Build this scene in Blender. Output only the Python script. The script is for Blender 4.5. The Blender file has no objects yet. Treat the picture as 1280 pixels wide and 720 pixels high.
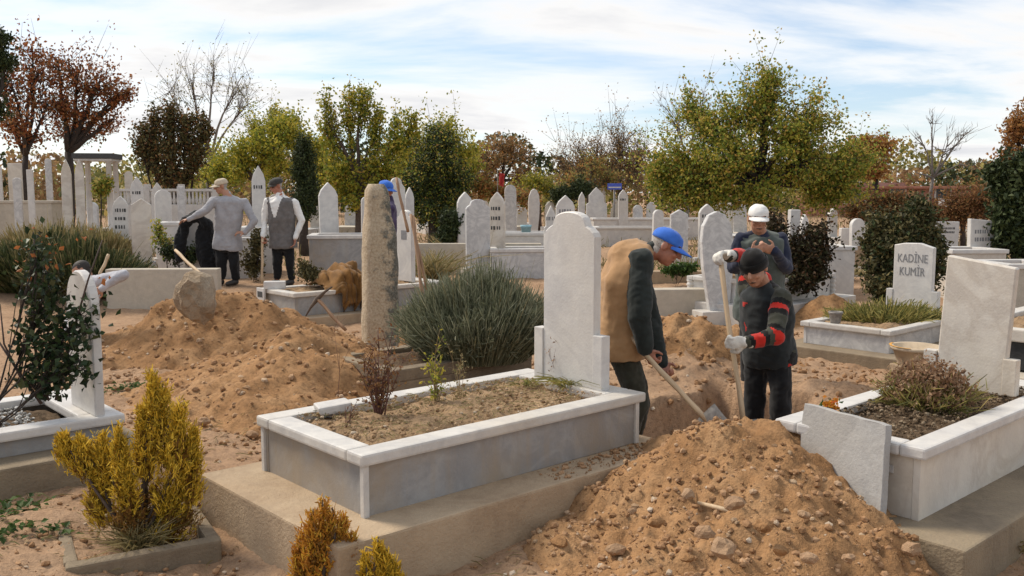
import bpy, bmesh, math, random
import numpy as np
from mathutils import Vector, Matrix, noise as mnoise
R = math.radians
random.seed(7); rng = np.random.default_rng(11)
S = bpy.context.scene
COL = S.collection

# ------------------------------------------------------------------ camera
F = 1150.0; PITCH = math.atan(120 / 1150.0); CZ = 1.7
cam = bpy.data.cameras.new('camera'); camo = bpy.data.objects.new('camera', cam); COL.objects.link(camo)
cam.sensor_width = 36; cam.lens = 36 * F / 1280; cam.clip_end = 3000; cam.clip_start = .05
camo.location = (0, 0, CZ); camo.rotation_euler = (R(90) - PITCH, 0, 0)
S.camera = camo
# ------------------------------------------------------------------ sky
SUN_EL, SUN_AZ = 47, -62          # azimuth measured from +Y towards +X
world = bpy.data.worlds.new('World'); S.world = world; world.use_nodes = True
wt = world.node_tree; wn = wt.nodes; wl = wt.links
for n in list(wn): wn.remove(n)
def N(tree, t, **kw):
    n = tree.nodes.new(t)
    for k, v in kw.items():
        if k.startswith('i_'):
            n.inputs[k[2:].replace('_', ' ')].default_value = v
        else: setattr(n, k, v)
    return n
sky = N(wt, 'ShaderNodeTexSky', sky_type='NISHITA', sun_disc=False, sun_elevation=R(SUN_EL), sun_rotation=R(SUN_AZ),
        air_density=1.0, dust_density=1.6, ozone_density=1.2, altitude=1000)
geo = N(wt, 'ShaderNodeTexCoord')
sep = N(wt, 'ShaderNodeSeparateXYZ'); wl.new(geo.outputs['Generated'], sep.inputs[0])
zz = N(wt, 'ShaderNodeMath', operation='MAXIMUM'); wl.new(sep.outputs[2], zz.inputs[0]); zz.inputs[1].default_value = 0.0
za = N(wt, 'ShaderNodeMath', operation='ADD'); wl.new(zz.outputs[0], za.inputs[0]); za.inputs[1].default_value = .12
dx = N(wt, 'ShaderNodeMath', operation='DIVIDE'); wl.new(sep.outputs[0], dx.inputs[0]); wl.new(za.outputs[0], dx.inputs[1])
dy = N(wt, 'ShaderNodeMath', operation='DIVIDE'); wl.new(sep.outputs[1], dy.inputs[0]); wl.new(za.outputs[0], dy.inputs[1])
cmb = N(wt, 'ShaderNodeCombineXYZ'); wl.new(dx.outputs[0], cmb.inputs[0]); wl.new(dy.outputs[0], cmb.inputs[1])
mp = N(wt, 'ShaderNodeMapping'); wl.new(cmb.outputs[0], mp.inputs[0])
mp.inputs['Rotation'].default_value = (0, 0, R(-38)); mp.inputs['Scale'].default_value = (.62, .95, 1)
mp.inputs['Location'].default_value = (1.3, 4.05, 0)
n1 = N(wt, 'ShaderNodeTexNoise', noise_dimensions='3D'); wl.new(mp.outputs[0], n1.inputs['Vector'])
n1.inputs['Scale'].default_value = .95; n1.inputs['Detail'].default_value = 9; n1.inputs['Roughness'].default_value = .57; n1.inputs['Distortion'].default_value = .35
cr = N(wt, 'ShaderNodeValToRGB'); wl.new(n1.outputs['Fac'], cr.inputs[0])
cr.color_ramp.elements[0].position = .40; cr.color_ramp.elements[0].color = (0.0, 0.0, 0.0, 1)
cr.color_ramp.elements[1].position = .58; cr.color_ramp.elements[1].color = (1, 1, 1, 1)
# thick cloud goes greyer
cg = N(wt, 'ShaderNodeValToRGB'); wl.new(n1.outputs['Fac'], cg.inputs[0])
cg.color_ramp.elements[0].position = .52; cg.color_ramp.elements[0].color = (6.7, 6.6, 6.45, 1)
cg.color_ramp.elements[1].position = .70; cg.color_ramp.elements[1].color = (4.7, 4.75, 4.95, 1)
mx = N(wt, 'ShaderNodeMixRGB', blend_type='MIX'); wl.new(cr.outputs[0], mx.inputs[0]); wl.new(sky.outputs[0], mx.inputs[1]); wl.new(cg.outputs[0], mx.inputs[2])
# a pale veil over the blue
veil = N(wt, 'ShaderNodeMixRGB', blend_type='MIX'); veil.inputs[0].default_value = .25
wl.new(sky.outputs[0], veil.inputs[1]); veil.inputs[2].default_value = (4.4, 5.1, 6.0, 1); wl.new(veil.outputs[0], mx.inputs[1])
bg = N(wt, 'ShaderNodeBackground'); bg.inputs[1].default_value = .115; wl.new(mx.outputs[0], bg.inputs[0])
wo = N(wt, 'ShaderNodeOutputWorld'); wl.new(bg.outputs[0], wo.inputs[0])
# ------------------------------------------------------------------ sun
sl = bpy.data.lights.new('sun', 'SUN'); sl.energy = 2.7; sl.angle = R(16); sl.color = (1, .90, .76)
so = bpy.data.objects.new('sun', sl); COL.objects.link(so)
sd = Vector((math.sin(R(SUN_AZ)) * math.cos(R(SUN_EL)), math.cos(R(SUN_AZ)) * math.cos(R(SUN_EL)), math.sin(R(SUN_EL))))
so.rotation_euler = sd.to_track_quat('Z', 'Y').to_euler(); so.location = sd * 60
S.view_settings.view_transform = 'Standard'; S.view_settings.look = 'None'; S.view_settings.gamma = 1
S.view_settings.exposure = .5
S.cycles.max_bounces = 5; S.cycles.transparent_max_bounces = 4

# ------------------------------------------------------------------ pixel helpers
cP, sP = math.cos(PITCH), math.sin(PITCH)
def ray(px, py):
    x = (px - 640) / F; y = -(py - 360) / F
    return Vector((x, cP + y * sP, -sP + y * cP))
def P(px, py, z):
    r = ray(px, py); return Vector((0, 0, CZ)) + r * ((z - CZ) / r.z)
def D(px, py, d):
    r = ray(px, py); return Vector((0, 0, CZ)) + r * (d / r.y)

# ------------------------------------------------------------------ noise
def _hash(ix, iy, s):
    h = (ix.astype(np.int64) * 374761393 + iy.astype(np.int64) * 668265263 + s * 982451653) & 0x7fffffff
    h = ((h ^ (h >> 13)) * 1274126177) & 0x7fffffff
    return ((h ^ (h >> 16)) & 0xffff) / 65535.0
def vnoise(x, y, s=0):
    ix, iy = np.floor(x), np.floor(y); fx, fy = x - ix, y - iy
    fx = fx * fx * (3 - 2 * fx); fy = fy * fy * (3 - 2 * fy)
    a = _hash(ix, iy, s); b = _hash(ix + 1, iy, s); c = _hash(ix, iy + 1, s); d = _hash(ix + 1, iy + 1, s)
    return (a * (1 - fx) + b * fx) * (1 - fy) + (c * (1 - fx) + d * fx) * fy - .5
def fbm(x, y, s=0, o=4, lac=2.1, g=.5):
    t = 0; a = 1.0
    for i in range(o):
        t = t + a * vnoise(x + 17.3 * i, y - 9.1 * i, s + i); x, y = x * lac, y * lac; a *= g
    return t
def sst(a, b, x):
    t = np.clip((x - a) / (b - a), 0, 1); return t * t * (3 - 2 * t)

# ------------------------------------------------------------------ mesh helpers
def mesh_from(name, V, Fc, mats=(), smooth=False, fm=None):
    me = bpy.data.meshes.new(name); me.from_pydata([tuple(v) for v in V], [], [tuple(f) for f in Fc])
    for m in mats: me.materials.append(m)
    if smooth: me.polygons.foreach_set('use_smooth', [True] * len(me.polygons))
    if fm is not None: me.polygons.foreach_set('material_index', fm)
    me.update(); return me
def np_mesh(name, V, Fc, mats=(), smooth=False, fm=None):
    V = np.ascontiguousarray(V, np.float32); Fc = np.ascontiguousarray(Fc, np.int32); k = Fc.shape[1]
    me = bpy.data.meshes.new(name); me.vertices.add(len(V)); me.vertices.foreach_set('co', V.ravel())
    me.loops.add(Fc.size); me.loops.foreach_set('vertex_index', Fc.ravel()); me.polygons.add(len(Fc))
    me.polygons.foreach_set('loop_start', np.arange(0, Fc.size, k, dtype=np.int32))
    me.polygons.foreach_set('use_smooth', np.full(len(Fc), smooth, dtype=bool))
    for m in mats: me.materials.append(m)
    if fm is not None: me.polygons.foreach_set('material_index', np.asarray(fm, np.int32))
    me.update(calc_edges=True); return me
def ob(name, me, parent=None, loc=(0, 0, 0), rot=None):
    o = bpy.data.objects.new(name, me); COL.objects.link(o); o.location = loc
    if rot is not None: o.rotation_euler = rot
    if parent: o.parent = parent
    return o
def tag(o, label=None, cat=None, group=None, kind=None):
    if label: o['label'] = label
    if cat: o['category'] = cat
    if group: o['group'] = group
    if kind: o['kind'] = kind
    return o
def thing(name, label, cat, loc, rotz=0, group=None):
    o = bpy.data.objects.new(name, None); COL.objects.link(o); o.location = loc; o.rotation_euler = (0, 0, rotz)
    o.empty_display_size = .1
    return tag(o, label, cat, group)
def bm_mesh(name, bm, mats, smooth=False):
    me = bpy.data.meshes.new(name); bm.normal_update(); bm.to_mesh(me); bm.free()
    for m in mats: me.materials.append(m)
    if smooth: me.polygons.foreach_set('use_smooth', [True] * len(me.polygons))
    return me
def bxm(name, sx, sy, sz, mat, bev=.006, jit=0):
    """box standing on z=0, centred in x and y"""
    bm = bmesh.new(); bmesh.ops.create_cube(bm, size=1)
    for v in bm.verts:
        v.co = Vector((v.co.x * sx, v.co.y * sy, (v.co.z + .5) * sz))
        if jit: v.co += Vector((random.uniform(-jit, jit), random.uniform(-jit, jit), random.uniform(-jit, jit)))
    if bev: bmesh.ops.bevel(bm, geom=bm.edges[:], offset=bev, segments=2, affect='EDGES', profile=.6)
    return bm_mesh(name, bm, [mat])
def box(name, sx, sy, sz, loc, mat, parent=None, rot=None, bev=.006, jit=0):
    return ob(name, bxm(name, sx, sy, sz, mat, bev, jit), parent, loc, rot)
def prism(name, prof, th, mat, bev=.006):
    """profile in x (width) / z (height), thickness along y"""
    bm = bmesh.new(); n = len(prof)
    a = [bm.verts.new((x, -th / 2, z)) for x, z in prof]; b = [bm.verts.new((x, th / 2, z)) for x, z in prof]
    bm.faces.new(a); bm.faces.new(b[::-1])
    for i in range(n): bm.faces.new((a[i], b[i], b[(i + 1) % n], a[(i + 1) % n]))
    bmesh.ops.recalc_face_normals(bm, faces=bm.faces[:])
    if bev:
        es = [e for e in bm.edges if len(e.link_faces) == 2 and (len(e.link_faces[0].verts) == n or len(e.link_faces[1].verts) == n)]
        bmesh.ops.bevel(bm, geom=es, offset=bev, segments=1, affect='EDGES')
    return bm_mesh(name, bm, [mat])
def tube_data(pts, rad, n=7, cap=True):
    pts = [Vector(p) for p in pts]; V = []; Fc = []
    t0 = (pts[1] - pts[0]).normalized(); up = Vector((0, 0, 1)) if abs(t0.z) < .9 else Vector((1, 0, 0))
    s = t0.cross(up).normalized()
    for i, p in enumerate(pts):
        t = (pts[min(i + 1, len(pts) - 1)] - pts[max(i - 1, 0)]).normalized()
        s = (s - t * s.dot(t)).normalized(); b = t.cross(s)
        for k in range(n):
            a = 2 * math.pi * k / n
            V.append(p + (s * math.cos(a) + b * math.sin(a)) * rad[i])
    for i in range(len(pts) - 1):
        for k in range(n):
            Fc.append((i * n + k, i * n + (k + 1) % n, (i + 1) * n + (k + 1) % n, (i + 1) * n + k))
    if cap and n >= 3:
        Fc.append(tuple(range(n))[::-1]); Fc.append(tuple((len(pts) - 1) * n + k for k in range(n)))
    return V, Fc
class MB:
    def __init__(s): s.V = []; s.F = []
    def add(s, V, Fc):
        o = len(s.V); s.V += list(V); s.F += [tuple(i + o for i in f) for f in Fc]
    def tube(s, pts, rad, n=7): s.add(*tube_data(pts, rad, n))
    def mesh(s, name, mat, smooth=True): return mesh_from(name, s.V, s.F, [mat], smooth)
def rand_unit(n):
    v = rng.normal(size=(n, 3)); return v / np.linalg.norm(v, axis=1, keepdims=True)
def leaf_arrays(pts, size, asp=.55, up=0.0, bend=.15):
    n = len(pts); a = rand_unit(n)
    nr = rand_unit(n); nr[:, 2] += up; nr /= np.linalg.norm(nr, axis=1, keepdims=True)
    b = np.cross(nr, a); b /= np.linalg.norm(b, axis=1, keepdims=True) + 1e-9; a = np.cross(b, nr)
    s = (size * rng.uniform(.6, 1.3, n))[:, None] if np.isscalar(size) else size[:, None]
    p0 = pts - a * s * .5; p2 = pts + a * s * .5
    p1 = pts + b * s * asp * .5 + nr * s * bend; p3 = pts - b * s * asp * .5 + nr * s * bend
    V = np.stack([p0, p1, p2, p3], 1).reshape(-1, 3); q = np.arange(n)[:, None] * 4 + np.arange(4)
    return V, q
def leaf_mesh(name, pts, size, mat, asp=.55, up=0.0, bend=.15):
    V, q = leaf_arrays(np.asarray(pts, float), size, asp, up, bend); return np_mesh(name, V, q, [mat])
def blades_mesh(name, base, tip, w, mat, mid_lift=.25):
    """thin three-point blades as two quads"""
    base = np.asarray(base, float); tip = np.asarray(tip, float); n = len(base)
    mid = (base + tip) / 2; mid[:, 2] += np.linalg.norm(tip - base, axis=1) * mid_lift
    d = tip - base; s = np.cross(d, rand_unit(n)); s /= np.linalg.norm(s, axis=1, keepdims=True) + 1e-9
    w = np.broadcast_to(np.asarray(w, float), (n,))[:, None]
    V = np.stack([base - s * w * .35, base + s * w * .35, mid + s * w * .5, mid - s * w * .5, tip + s * w * .25, tip - s * w * .25], 1).reshape(-1, 3)
    o = np.arange(n)[:, None] * 6
    q = np.concatenate([o + np.array([0, 1, 2, 3]), o + np.array([3, 2, 4, 5])], 0)
    return np_mesh(name, V, q, [mat])

# ------------------------------------------------------------------ materials
def mat_new(name):
    m = bpy.data.materials.new(name); m.use_nodes = True; t = m.node_tree
    b = t.nodes['Principled BSDF']; return m, t, b
def ramp(t, fac, stops):
    r = N(t, 'ShaderNodeValToRGB'); e = r.color_ramp.elements
    while len(e) < len(stops): e.new(.5)
    for i, (p, c) in enumerate(stops): e[i].position = p; e[i].color = (*c, 1)
    t.links.new(fac, r.inputs[0]); return r.outputs[0]
def tex(t, scale, detail=6, rough=.6, kind='Object', dist=0.0, vec=None):
    if vec is None:
        c = N(t, 'ShaderNodeTexCoord'); vec = c.outputs[kind]
    n = N(t, 'ShaderNodeTexNoise'); n.inputs['Scale'].default_value = scale; n.inputs['Detail'].default_value = detail
    n.inputs['Roughness'].default_value = rough; n.inputs['Distortion'].default_value = dist
    t.links.new(vec, n.inputs['Vector']); return n.outputs['Fac']
def mix(t, fac, a, b, mode='MIX'):
    m = N(t, 'ShaderNodeMixRGB', blend_type=mode)
    for i, v in ((0, fac), (1, a), (2, b)):
        if hasattr(v, 'links') or hasattr(v, 'is_linked'): t.links.new(v, m.inputs[i])
        else: m.inputs[i].default_value = v if i == 0 else (*v, 1)
    return m.outputs[0]
def bump(t, b, fac, strength, dist=.01):
    n = N(t, 'ShaderNodeBump'); n.inputs['Strength'].default_value = strength; n.inputs['Distance'].default_value = dist
    t.links.new(fac, n.inputs['Height']); t.links.new(n.outputs[0], b.inputs['Normal'])
def island(t): return N(t, 'ShaderNodeNewGeometry').outputs['Random Per Island']
def objrand(t): return N(t, 'ShaderNodeObjectInfo').outputs['Random']

def m_dirt(name, cols, dark=.6, bw=.45, bs=.55):
    m, t, b = mat_new(name)
    big = tex(t, bs, 6, .65, dist=.8); mid = tex(t, 3.3, 8, .65); fine = tex(t, 26, 6, .7); vf = tex(t, 90, 3, .6)
    c = ramp(t, mid, [(.3, cols[0]), (.5, cols[1]), (.7, cols[2])])
    c2 = ramp(t, big, [(.38, cols[3]), (.62, cols[1])])
    c = mix(t, bw, c, c2)
    sp = ramp(t, fine, [(.33, (dark,) * 3), (.52, (1, 1, 1)), (.72, (1.18, 1.15, 1.1))])
    c = mix(t, 1.0, c, sp, 'MULTIPLY')
    t.links.new(c, b.inputs['Base Color']); b.inputs['Roughness'].default_value = .95; b.inputs['Specular IOR Level'].default_value = .15
    s = N(t, 'ShaderNodeMath', operation='ADD'); t.links.new(fine, s.inputs[0]); t.links.new(vf, s.inputs[1])
    bump(t, b, s.outputs[0], .55, .02); return m
def m_clod(name, stops):
    m, t, b = mat_new(name)
    c = ramp(t, island(t), stops); f = tex(t, 40, 5, .65)
    c = mix(t, 1, c, ramp(t, f, [(.3, (.72, .72, .72)), (.65, (1.1, 1.1, 1.1))]), 'MULTIPLY')
    t.links.new(c, b.inputs['Base Color']); b.inputs['Roughness'].default_value = .95; b.inputs['Specular IOR Level'].default_value = .1
    bump(t, b, f, .5, .01); return m
def m_stone(name, base, vein, stain, scale=2.2, rough=.45, veinw=.5, stainw=.35, bumpk=.08, streak=False):
    m, t, b = mat_new(name)
    tc = N(t, 'ShaderNodeTexCoord'); oi = N(t, 'ShaderNodeObjectInfo')
    ad = N(t, 'ShaderNodeVectorMath', operation='ADD'); t.links.new(tc.outputs['Object'], ad.inputs[0])
    sc = N(t, 'ShaderNodeVectorMath', operation='SCALE'); t.links.new(oi.outputs['Location'], sc.inputs[0]); sc.inputs['Scale'].default_value = 3.7
    t.links.new(sc.outputs[0], ad.inputs[1]); vec = ad.outputs[0]
    a = tex(t, scale, 9, .62, dist=1.6, vec=vec); v = ramp(t, a, [(.42, (0, 0, 0)), (.5, (1, 1, 1)), (.58, (0, 0, 0))])
    g = tex(t, scale * 3, 8, .7, vec=vec); s = tex(t, 1.3, 6, .6, vec=vec); f = tex(t, 70, 3, .6, vec=vec)
    vm = N(t, 'ShaderNodeMath', operation='MULTIPLY'); t.links.new(v, vm.inputs[0]); vm.inputs[1].default_value = veinw
    c = mix(t, vm.outputs[0], base, vein)
    c = mix(t, 1, c, ramp(t, g, [(.3, (.86, .86, .87)), (.65, (1.06, 1.06, 1.05))]), 'MULTIPLY')
    sm = N(t, 'ShaderNodeMath', operation='MULTIPLY'); t.links.new(ramp(t, s, [(.45, (0, 0, 0)), (.7, (1, 1, 1))]), sm.inputs[0]); sm.inputs[1].default_value = stainw
    c = mix(t, sm.outputs[0], c, stain)
    if streak:   # weathering runs down the face, dust settles on the lower edge
        mpn = N(t, 'ShaderNodeMapping'); mpn.inputs['Scale'].default_value = (14, 14, .9); t.links.new(vec, mpn.inputs[0])
        k = tex(t, 1.0, 4, .6, vec=mpn.outputs[0]); km = N(t, 'ShaderNodeMath', operation='MULTIPLY')
        t.links.new(ramp(t, k, [(.5, (0, 0, 0)), (.72, (1, 1, 1))]), km.inputs[0]); km.inputs[1].default_value = .3
        c = mix(t, km.outputs[0], c, stain)
    t.links.new(c, b.inputs['Base Color']); b.inputs['Roughness'].default_value = rough
    b.inputs['Specular IOR Level'].default_value = .3
    s2 = N(t, 'ShaderNodeMath', operation='ADD'); t.links.new(g, s2.inputs[0]); t.links.new(f, s2.inputs[1])
    bump(t, b, s2.outputs[0], bumpk * 3, .006); return m
def m_leaf(name, stops, rough=.6, trans=.38):
    m, t, b = mat_new(name); i = island(t)
    c = ramp(t, i, stops); t.links.new(c, b.inputs['Base Color']); b.inputs['Roughness'].default_value = rough
    b.inputs['Specular IOR Level'].default_value = .2
    tr = N(t, 'ShaderNodeBsdfTranslucent'); t.links.new(c, tr.inputs[0]); ms = N(t, 'ShaderNodeMixShader'); ms.inputs[0].default_value = trans
    out = [n for n in t.nodes if n.type == 'OUTPUT_MATERIAL'][0]
    t.links.new(b.outputs[0], ms.inputs[1]); t.links.new(tr.outputs[0], ms.inputs[2]); t.links.new(ms.outputs[0], out.inputs[0]); return m
def m_cloth(name, col, var=.25, scale=14, rough=.9, weave=260):
    m, t, b = mat_new(name); n = tex(t, scale, 5, .6)
    lo = tuple(x * (1 - var) for x in col); hi = tuple(min(1, x * (1 + var)) for x in col)
    c = ramp(t, n, [(.3, lo), (.7, hi)]); t.links.new(c, b.inputs['Base Color']); b.inputs['Roughness'].default_value = rough
    b.inputs['Specular IOR Level'].default_value = .15; b.inputs['Sheen Weight'].default_value = .15
    w = tex(t, weave, 2, .5); bump(t, b, w, .25, .004); return m
def m_plain(name, col, rough=.6, var=.2, scale=20, bumpk=.2):
    m, t, b = mat_new(name); n = tex(t, scale, 6, .6)
    c = ramp(t, n, [(.3, tuple(x * (1 - var) for x in col)), (.7, tuple(min(1, x * (1 + var)) for x in col))])
    t.links.new(c, b.inputs['Base Color']); b.inputs['Roughness'].default_value = rough; bump(t, b, n, bumpk, .004); return m
def m_wood(name, a, b_):
    m, t, b = mat_new(name); tc = N(t, 'ShaderNodeTexCoord'); mp_ = N(t, 'ShaderNodeMapping'); mp_.inputs['Scale'].default_value = (30, 30, 2.5)
    t.links.new(tc.outputs['Object'], mp_.inputs[0]); n = tex(t, 2, 6, .6, vec=mp_.outputs[0])
    t.links.new(ramp(t, n, [(.3, a), (.7, b_)]), b.inputs['Base Color']); b.inputs['Roughness'].default_value = .65; bump(t, b, n, .2, .003); return m

DIRT = m_dirt('dirt', [(.23, .14, .08), (.34, .215, .13), (.44, .30, .195), (.41, .275, .175)], .68)
MOUND = m_dirt('mound_earth', [(.21, .108, .046), (.365, .208, .1), (.465, .298, .163), (.245, .127, .054)], .6, .5, 1.1)
SOILM = m_dirt('grave_soil', [(.2, .125, .068), (.31, .205, .118), (.42, .3, .185), (.34, .235, .14)], .5)
DARKSOIL = m_dirt('dark_soil', [(.07, .048, .03), (.12, .08, .05), (.2, .14, .09), (.14, .1, .06)], .5)
CLOD = m_clod('clods', [(0, (.25, .14, .07)), (.6, (.35, .205, .11)), (.95, (.43, .275, .16)), (1, (.48, .36, .25))])
STONEC = m_clod('pale_stones', [(0, (.30, .19, .11)), (.5, (.42, .3, .19)), (1, (.55, .46, .36))])
GRAVELW = m_clod('white_gravel', [(0, (.2, .19, .17)), (.5, (.5, .49, .46)), (1, (.75, .74, .7))])
MARB_G = m_stone('grey_marble', (.275, .27, .265), (.40, .39, .375), (.34, .255, .16), 2.0, .5, .4, .75, streak=True)
MARB_RIM = m_stone('pale_marble', (.58, .555, .515), (.43, .42, .41), (.50, .42, .31), 2.5, .45, .45, .45)
MARB_W = m_stone('white_marble', (.61, .59, .56), (.47, .46, .455), (.54, .475, .385), 1.8, .4, .45, .3)
MARB_B = m_stone('beige_marble', (.62, .575, .51), (.45, .39, .33), (.6, .5, .36), 1.5, .4, .55, .35)
MARB_S = m_stone('striped_marble', (.56, .55, .535), (.39, .385, .385), (.5, .46, .40), 3.0, .45, .7, .2)
CONC = m_stone('concrete', (.37, .27, .175), (.29, .205, .13), (.48, .375, .255), 3, .92, .5, .8, .3, streak=True)
CONC_L = m_stone('pale_concrete', (.47, .42, .345), (.38, .34, .27), (.5, .44, .34), 3, .9, .3, .4, .2)
CONC_D = m_stone('brown_concrete', (.21, .165, .115), (.16, .125, .085), (.33, .26, .17), 3, .92, .5, .7, .3, streak=True)
SLABM = m_stone('grey_slab', (.37, .36, .345), (.31, .3, .29), (.4, .36, .3), 6, .9, .4, .3, .16)
DKPANEL = m_stone('dark_granite', (.03, .032, .034), (.06, .06, .06), (.05, .045, .04), 8, .3, .4, .2)
def m_oldstone():
    m, t, b = mat_new('lichen_stone')
    a = tex(t, 9, 7, .7); c = tex(t, 3.0, 5, .6); d = tex(t, 45, 4, .7)
    col = ramp(t, d, [(.3, (.30, .225, .145)), (.55, (.46, .37, .255)), (.75, (.55, .47, .36))])
    g = N(t, 'ShaderNodeTexCoord'); sp = N(t, 'ShaderNodeSeparateXYZ'); t.links.new(g.outputs['Object'], sp.inputs[0])
    ad = N(t, 'ShaderNodeMath', operation='MULTIPLY_ADD'); t.links.new(sp.outputs[0], ad.inputs[0]); ad.inputs[1].default_value = 1.1; t.links.new(a, ad.inputs[2])
    mk = ramp(t, ad.outputs[0], [(.52, (0, 0, 0)), (.66, (1, 1, 1))])
    col = mix(t, mk, col, ramp(t, d, [(.35, (.06, .058, .045)), (.6, (.17, .165, .135)), (.75, (.36, .35, .31))]))
    col = mix(t, ramp(t, c, [(.6, (0, 0, 0)), (.75, (.5, .5, .5))]), col, (.36, .26, .13))
    t.links.new(col, b.inputs['Base Color']); b.inputs['Roughness'].default_value = .95
    bump(t, b, a, .9, .03); return m
OLDST = m_oldstone()
ROCK = m_stone('boulder', (.30, .215, .135), (.16, .11, .065), (.55, .48, .38), 6, .95, .7, .6, .8)
PEB = m_stone('earthy_stone', (.36, .225, .13), (.25, .15, .08), (.44, .32, .21), 7, .95, .5, .5, .5)
BARK = m_plain('bark', (.085, .06, .045), .9, .4, 12, .6)
BARK_D = m_plain('dark_bark', (.04, .03, .024), .9, .4, 12, .6)
BARK_G = m_plain('grey_bark', (.17, .145, .125), .9, .35, 12, .6)
WOOD = m_wood('pale_wood', (.42, .29, .17), (.58, .44, .28))
WOOD_D = m_wood('brown_wood', (.2, .115, .06), (.34, .2, .11))
METAL = m_plain('worn_steel', (.2, .18, .16), .5, .4, 30)
RUSTY = m_plain('rusty_iron', (.10, .07, .05), .85, .4, 30)
SKIN = m_plain('skin', (.40, .20, .125), .55, .16, 30, .05)
SKIN_R = m_plain('ruddy_skin', (.36, .15, .095), .55, .18, 30, .05)
HAIR_G = m_plain('grey_hair', (.34, .31, .28), .8, .4, 120, .5)
HAIR_D = m_plain('dark_hair', (.02, .016, .013), .7, .4, 120, .5)
DARKM = m_plain('dark_ink', (.05, .05, .05), .7, .2)
INK = m_plain('incised_grey', (.2, .2, .205), .8, .2)
def L(name, *cols, **kw):
    n = len(cols); return m_leaf(name, [(i / (n - 1), c) for i, c in enumerate(cols)], **kw)
LF_GREEN = L('leaf_green', (0.0815, 0.128, 0.0279), (0.174, 0.232, 0.0373), (0.325, 0.35, 0.0582), (0.489, 0.396, 0.0815), (0.466, 0.279, 0.0815))
LF_YG = L('leaf_yellow_green', (0.105, 0.148, 0.0252), (0.252, 0.274, 0.0378), (0.42, 0.378, 0.0525), (0.568, 0.441, 0.0631))
LF_OLIVE = L('leaf_olive', (0.0975, 0.107, 0.039), (0.195, 0.195, 0.0585), (0.332, 0.293, 0.0878), (0.429, 0.332, 0.117))
LF_DARK = L('leaf_dark', (0.0202, 0.0304, 0.0135), (0.0422, 0.0591, 0.0202), (0.0759, 0.0929, 0.0304), trans=.1)
LF_DKBR = L('leaf_dark_brown_green', (0.0491, 0.0491, 0.0221), (0.0983, 0.086, 0.0344), (0.171, 0.135, 0.0491), trans=.1)
LF_RED = L('leaf_red', (0.138, 0.0413, 0.0206), (0.248, 0.0825, 0.033), (0.372, 0.138, 0.044), (0.275, 0.138, 0.055))
LF_ORANGE = L('leaf_orange', (0.2, 0.0875, 0.0312), (0.375, 0.175, 0.0562), (0.5, 0.25, 0.0813), (0.225, 0.15, 0.05))
LF_BROWN = L('leaf_brown', (0.14, 0.09, 0.05), (0.26, 0.16, 0.08), (0.42, 0.26, 0.12), (0.2, 0.18, 0.07))
LF_RUST = L('leaf_rust', (0.135, 0.0607, 0.027), (0.23, 0.108, 0.0473), (0.324, 0.176, 0.0675), (0.0945, 0.0743, 0.027))
LF_JUN = L('juniper_gold', (0.222, 0.158, 0.019), (0.475, 0.317, 0.0317), (0.697, 0.46, 0.0444), (0.823, 0.57, 0.0713), trans=.2)
LF_JUNB = L('juniper_bronze', (0.121, 0.0607, 0.0203), (0.23, 0.115, 0.0297), (0.351, 0.176, 0.0405), (0.27, 0.189, 0.0405), trans=.2)
LF_JUNO = L('juniper_orange', (0.27, 0.127, 0.0236), (0.472, 0.211, 0.0338), (0.608, 0.288, 0.0421), (0.608, 0.421, 0.0506), trans=.2)
LF_ROSE = L('rose_leaf', (0.0136, 0.0238, 0.0102), (0.0238, 0.0442, 0.017), (0.0425, 0.0714, 0.0238), (0.0595, 0.0595, 0.0238), rough=.45, trans=.08)
LF_DRY = L('dry_leaf', (0.143, 0.078, 0.0455), (0.26, 0.15, 0.0845), (0.364, 0.221, 0.13), (0.442, 0.312, 0.195))
LF_GRASS = L('dry_grass', (.16, .13, .05), (.28, .22, .1), (.36, .29, .15), (.12, .13, .04))
LF_LAV = L('lavender_spike', (.085, .095, .055), (.16, .175, .105), (.235, .245, .16), (.3, .295, .2), trans=.25)
LF_BROOM = L('broom_spike', (0.0275, 0.04, 0.0175), (0.0625, 0.0775, 0.03), (0.106, 0.119, 0.0438), (0.188, 0.15, 0.075), trans=.15)
LF_GREENW = L('weed_green', (.03, .06, .015), (.06, .11, .025), (.1, .15, .04))
LF_BARB = L('barberry', (.02, .015, .008), (.045, .03, .013), (.04, .045, .016), (.12, .06, .03), trans=.1)

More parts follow.
